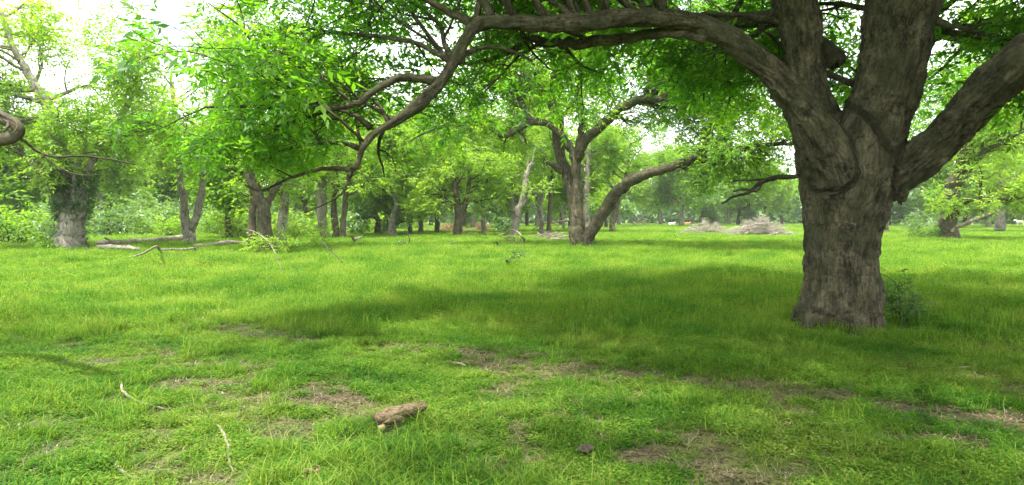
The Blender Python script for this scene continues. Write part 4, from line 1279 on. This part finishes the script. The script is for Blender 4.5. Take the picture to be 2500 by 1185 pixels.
# brush piles
def brush(label, u0, u1, vb, Yc, hgt, n, big, seed, cat='brush pile', mat=M_DEAD, dom=1.0):
    g = np.random.default_rng(seed)
    x0, x1 = (u0 - CX) / F * Yc, (u1 - CX) / F * Yc
    c = np.array(((x0 + x1) / 2, Yc, 0)); W = (x1 - x0) / 2
    t = thing('brush_pile', label, cat, c)
    w = Wood()
    for k in range(n + big):
        isbig = k < big
        x = g.normal(0, .42) if dom else g.uniform(-1, 1)
        x = max(-1, min(1, x)); yy = g.normal(0, .35) * W * .5
        top = hgt * (1 - abs(x) ** 1.4) * (.6 + .8 * math.sin(x * 7 + seed) ** 2) * math.exp(-(yy / W / .6) ** 2)
        z = top * g.random() ** (.7 if not isbig else 1.2) + .05
        a = g.normal(0, .5) if isbig else g.uniform(0, 6.28); L = g.uniform(.8, 1.7) * (1.1 if isbig else .55)
        d = np.array((math.cos(a), math.sin(a) * .7, g.normal(-.1 * np.sign(math.cos(a) * x + .01), .38 if isbig else .6))); d = unit(d) * L
        p = np.array((x * W, yy, z))
        side = unit(np.cross(d, (0, 0, 1))) * g.normal(0, .2) * L
        qq = [p - d * .6, p - d * .2 + side, p + d * .2 + side * .5 + (0, 0, .1), p + d * .6]
        qq = [np.array((e[0], e[1], max(e[2], .04))) for e in qq]
        r0 = g.uniform(.025, .07) if isbig else g.uniform(.008, .022)
        q, r = smooth_path(qq, [r0, r0 * .9, r0 * .7, r0 * .3], 2)
        if isbig:
            wb_ = Wood(); wb_.tube(q, r, 6, .08, k); link('branch', wb_.mesh('branch'), mat, t)
        else:
            w.tube(q, r, 3, 0)
    link('twigs', w.mesh('twigs'), mat, t, kind='stuff')
    return t


brush('big heap of dry grey branches in the field, just left of the great trunk', 1768, 1942, 577, 62, 1.45, 950, 60, 1, mat=M_PALE)
brush('low thin heap of bleached dead branches left of the big one', 1655, 1795, 572, 68, 1.2, 420, 14, 2, mat=M_PALE)
M_RED = bark_mat('dead_red', (.10, .05, .03), (.30, .17, .11), (.48, .34, .26))
brush('low reddish heap of cut brush behind the forked vine tree', 1050, 1145, 566, 84, .8, 300, 12, 3, mat=M_RED)
brush('small reddish heap of brush right of the forked vine tree', 1150, 1205, 564, 86, 1.0, 200, 8, 4, mat=M_RED)
brush('flat scatter of dry sticks in front of the V-shaped stems', 1290, 1394, 586, 50, .35, 160, 6, 5)
brush('grey tangle of fallen branches under trees across the field', 1530, 1590, 550, 150, 2.0, 160, 5, 6, mat=M_BARKG)


# saplings and dark weeds standing in the meadow
def sapling(label, u, v, hgt, seed, mat=M_IVY, wide=.5, n=4, L=.2, cat='weed'):
    g = np.random.default_rng(seed)
    b = G(u, v); wd = Wood(); tw = []
    for k in range(n):
        d = np.array((g.normal(0, wide), g.normal(0, wide), 1.))
        grow(b + g.normal(0, .04, 3) * (1, 1, 0), d, hgt * g.uniform(.7, 1.1), .008, 1, wd, tw, g, 0, (4,), .8, .15, 4, .4, .3)
    b[2] = 0
    t = thing('weed_plant', label, cat, b)
    link('stem', reloc(wd.mesh('stem'), b), M_BARK, t, kind='stuff')
    link('foliage', reloc(leaf_mesh('foliage', [spray(tw, 14, L, 'mid', g, .06)]), b), mat, t, kind='stuff')


sapling('dark leafy weed with a drooping bare stalk, left of centre in the bright grass', 985, 608, .5, 1)
sapling('small dark weed left of and nearer than the splintered chunk', 1105, 606, .35, 2, n=2)
sapling('tiny dark weed alone in the bright grass left of centre', 975, 624, .3, 3, n=2)
sapling('dark weed beside the dead chunk in the mid meadow', 1258, 643, .5, 4, n=6)
sapling('bushy dark weed left of the slender tree', 1137, 580, .7, 5, n=6)
sapling('small dark weed left of the bleached hoop of wood', 1176, 580, .7, 6, n=5)
sapling('dark weed at the foot of the leaning snag', 1240, 578, .9, 7, n=6)
sapling('weedy clump at the foot of the dark leaning tree, on its right', 700, 622, .7, 8, mat=M_LEAF3, n=8, L=.3)
sapling('weedy clump at the foot of the dark leaning tree, on its left', 628, 622, .8, 9, mat=M_LEAF3, n=8, L=.3)
sapling('dark weed left of the foot of the right-hand tree', 2240, 584, .8, 10, n=5)
sapling('dark scrubby plant touching the foot of the right-hand tree', 2285, 588, 1.2, 11, n=8, L=.28)
sapling('low dark weed furthest left before the right-hand tree', 2222, 584, .5, 12, n=3)
sapling('dark weed in the shade band, left of the great trunk', 1620, 772, .18, 13, n=5, L=.09)
sapling('small plant at the right foot of the V-trunked tree', 1452, 604, .5, 14, n=5)
sapling('green weed clump left of the ivy-clad trunk', 118, 616, .6, 15, n=6, L=.3, mat=M_LEAF2)
sapling('sapling with pale young leaves in the bright grass left of centre', 722, 612, 1.6, 16, mat=M_LEAF3, n=5, L=.3, cat='sapling')
sapling('light green sapling just right of the pale-leaved one', 775, 610, 1.3, 17, mat=M_LEAF3, n=5, L=.28, cat='sapling')

# hanging bare shoots and a torn limb that reach in at the left
def hanging(name, label, cat, pts, mat, forks=(), seed=0, sides=7):
    w = Wood()
    q, r = path(pts, 4, .15, seed); w.tube(q, r, sides, .08, seed)
    for k, f in enumerate(forks):
        qf, rf = path(f, 4, .15, seed + k); w.tube(qf, rf, 6, .05, seed + k)
    b = q[0].copy()
    o = link(name, reloc(w.mesh(name), b), mat, None, b)
    return tag(o, label, cat)


# a nearer tree just out of frame on the left; its torn limb reaches into view
NL = 6.0
wd = Wood(); tw = []
g = np.random.default_rng(17)
tb = np.array((-9.6, 6.2, 0))
q, r = smooth_path([tb + (0, 0, -.2), tb + (.05, 0, 1.2), tb + (.1, 0, 2.6), tb + (.0, .1, 4.5), tb + (-.2, .3, 7)], [.42, .34, .3, .26, .16], 5)
wd.tube(q, r, 14, .06, 3)
limb = [P(-260, 250, 6.5), P(-120, 250, 6.2), P(-40, 262, 6.0), P(0, 285, 5.9), P(35, 305, 5.85), P(45, 322, 5.85), P(20, 338, 5.85), P(-20, 345, 5.9), P(-60, 350, 6.0)]
q, r = smooth_path([tb + (.1, 0, 2.5)] + limb, [.16, .10, .08, .06, .055, .05, .045, .05, .05, .03], 4)
wd.tube(q, r, 12, .1, 5)
for f in ([(38, 328, 5, 5.85), (60, 345, 3.5, 5.9), (95, 372, 3, 6), (140, 383, 2.6, 6.1), (200, 381, 2.6, 6.2), (260, 388, 2.2, 6.3), (330, 402, 1.6, 6.4)],
          [(100, 375, 2, 6), (130, 400, 1.8, 6.05), (180, 425, 1.6, 6.1), (240, 428, 1.2, 6.2)],
          [(-30, 262, 5, 6), (40, 300, 3, 5.6), (30, 330, 2, 5.5)],
          [(0, 285, 4, 5.9), (20, 300, 4, 5.7), (10, 322, 3, 5.6)]):
    q, r = path(f, 4, .2, 4); wd.tube(q, r, 6, .05, 9)
for k in range(7):
    grow(tb + (0, .2, 4.5 + .4 * k), (g.normal(.2, .7), g.normal(.2, .7), .4), g.uniform(1.8, 2.6), .07, 2, wd, tw, g, .05, (5, 4), .6)
t = thing('pecan_tree', 'tree at the left edge whose torn curling limb and thin drooping twigs reach into view', 'tree', tb)
link('trunk', reloc(wd.mesh('trunk'), tb), M_BARKM, t)
link('crown', reloc(leaf_mesh('crown', [spray(tw, 8, .34, 'fine', g, .12)]), tb), M_LEAF, t, kind='stuff')

# bare arching shoots standing in the grass at left centre
for lab, pts in (('long bare pale shoot bending down to the grass right of the dark leaning tree', [(692, 680, .6, 17.9), (684, 650, .8, 18), (668, 610, .9, 18.2), (650, 585, 1, 18.5), (620, 565, .9, 19), (596, 560, .5, 19.5)]),
                 ('thin dark bare shoot angled in the bright grass below the slim trunks', [(846, 654, 1.3, 22), (830, 635, 1.6, 22), (810, 615, 1.4, 22.2), (795, 600, 1.2, 22.4), (785, 588, .8, 22.6)]),
                 ('thin brown shoot curving over the lit grass, left of the shade', [(910, 720, 1, 14), (895, 705, 1.2, 14), (875, 697, 1.2, 14.1), (850, 694, .8, 14.2)]),
                 ('dry stalk bending over the grass below the hanging green spray', [(992, 605, 1, 37), (1000, 590, 1.4, 37), (995, 570, 1.2, 37), (988, 556, .8, 37)])):
    hanging('bare_shoot', lab, 'shoot', pts, M_DEAD if 'pale' in lab else M_BARKM, seed=len(lab), sides=5)

hanging('fallen_branch', 'dark horizontal bough lying far behind, left of the V trunk', 'branch', [(1300, 560, 1.2, 70), (1325, 548, 1.8, 70), (1350, 543, 2.2, 70), (1375, 541, 2.6, 70), (1398, 539, 2.6, 70)], M_BARKM,
        forks=([(1350, 543, 1.4, 70), (1362, 554, 1.2, 69.5), (1352, 566, .9, 69)],), seed=3, sides=6)

hanging('fallen_branch', 'dead bough propped against the right-hand tree, broken end up', 'branch', [(2322, 566, 3, 47), (2335, 556, 4.5, 47), (2352, 548, 5.5, 46.5), (2380, 537, 5.5, 46), (2408, 527, 5.5, 45.5), (2430, 520, 4.5, 45)], M_DEAD,
        forks=([(2380, 537, 3, 46), (2392, 528, 2.2, 46), (2398, 519, 1.2, 46.2)],), seed=5, sides=8)

# ------------------------------------------------------------------ cattle far away
def cow(label, u, v, mat, lying=False, face=1, group='cattle resting at the far side of the field'):
    b = G(u, v); b[2] = 0
    w = Wood()
    z = .55 if lying else 1.0
    def tb_(pts, rad, sides=10):
        q, r = smooth_path(np.array(pts, float), rad, 4); w.tube(q, r, sides, .02, 3)
    tb_([(-1.0, 0, z + .1), (-.8, 0, z + .12), (-.2, 0, z - .02), (.4, 0, z + .02), (.85, 0, z + .12), (1.05, 0, z + .18)], [.14, .32, .40, .38, .32, .18], 14)
    tb_([(.85, 0, z + .2), (1.15, 0, z + .42), (1.38, 0, z + .5)], [.24, .17, .13])
    tb_([(1.3, 0, z + .58), (1.5, 0, z + .45), (1.75, 0, z + .22)], [.12, .13, .07])
    for s in (-1, 1):
        tb_([(1.32, .1 * s, z + .6), (1.28, .3 * s, z + .58)], [.06, .03], 6)
        if lying:
            tb_([(.7, .25 * s, .35), (1.0, .35 * s, .12), (.6, .38 * s, .08)], [.13, .08, .06], 7)
            tb_([(-.7, .28 * s, .38), (-.3, .42 * s, .14), (-.75, .45 * s, .08)], [.18, .1, .06], 7)
        else:
            tb_([(.7, .2 * s, .95), (.72, .2 * s, .5), (.70, .2 * s, .25), (.73, .2 * s, 0)], [.16, .08, .055, .06], 8)
            tb_([(-.78, .2 * s, 1.0), (-.68, .2 * s, .62), (-.86, .2 * s, .4), (-.8, .2 * s, 0)], [.2, .11, .07, .06], 8)
    tb_([(-1.02, 0, z + .25), (-1.12, 0, z), (-1.12, 0, z - .45 if not lying else .2)], [.04, .03, .05], 6)
    o = link('cow', w.mesh('cow'), mat, None, b)
    o.rotation_euler = (0, 0, 0 if face > 0 else math.pi)
    o.scale = (.72, .72, .72) if lying else (.9, .9, .9)
    return tag(o, label, 'cow', group)


M_WHITE = plain_mat('hide_white', (.62, .58, .54), (.82, .80, .76), 2)
M_BROWN = plain_mat('hide_red', (.40, .16, .07), (.52, .24, .12), 2)
cow('white cow standing at the far right edge of the picture', 2490, 551, M_WHITE, False, -1)
cow('white cow lying at the far side of the field, left of a reddish one', 1639, 550.5, M_WHITE, True, 1)
cow('reddish brown cow lying at the far side of the field', 1677, 549.5, M_BROWN, True, 1)
cow('white cow half hidden behind the right flank of the great trunk', 2146, 551, M_WHITE, False, 1)
cow('white cow lying behind the dead bough propped on the right-hand tree', 2368, 549, M_WHITE, True, 1)

print('OBJ', len(bpy.data.objects), 'tris', sum(len(m.polygons) * 2 for m in bpy.data.meshes))

# ------------------------------------------------------------------ thin haze volume, added to lighten the far trees
import bmesh
bm = bmesh.new(); bmesh.ops.create_cube(bm, size=1)
me = bpy.data.meshes.new('haze'); bm.to_mesh(me); bm.free()
m, t, out = newmat('haze')
pv = t.nodes.new('ShaderNodeVolumePrincipled')
pv.inputs['Color'].default_value = (.97, .98, 1, 1)
pv.inputs['Density'].default_value = .00022
t.links.new(pv.outputs[0], out.inputs['Volume'])
hz_ = link('haze', me, m, None, (0, 0, 14), kind='stuff')
hz_.scale = (6300, 6300, 31)
SC.cycles.volume_bounces = 1
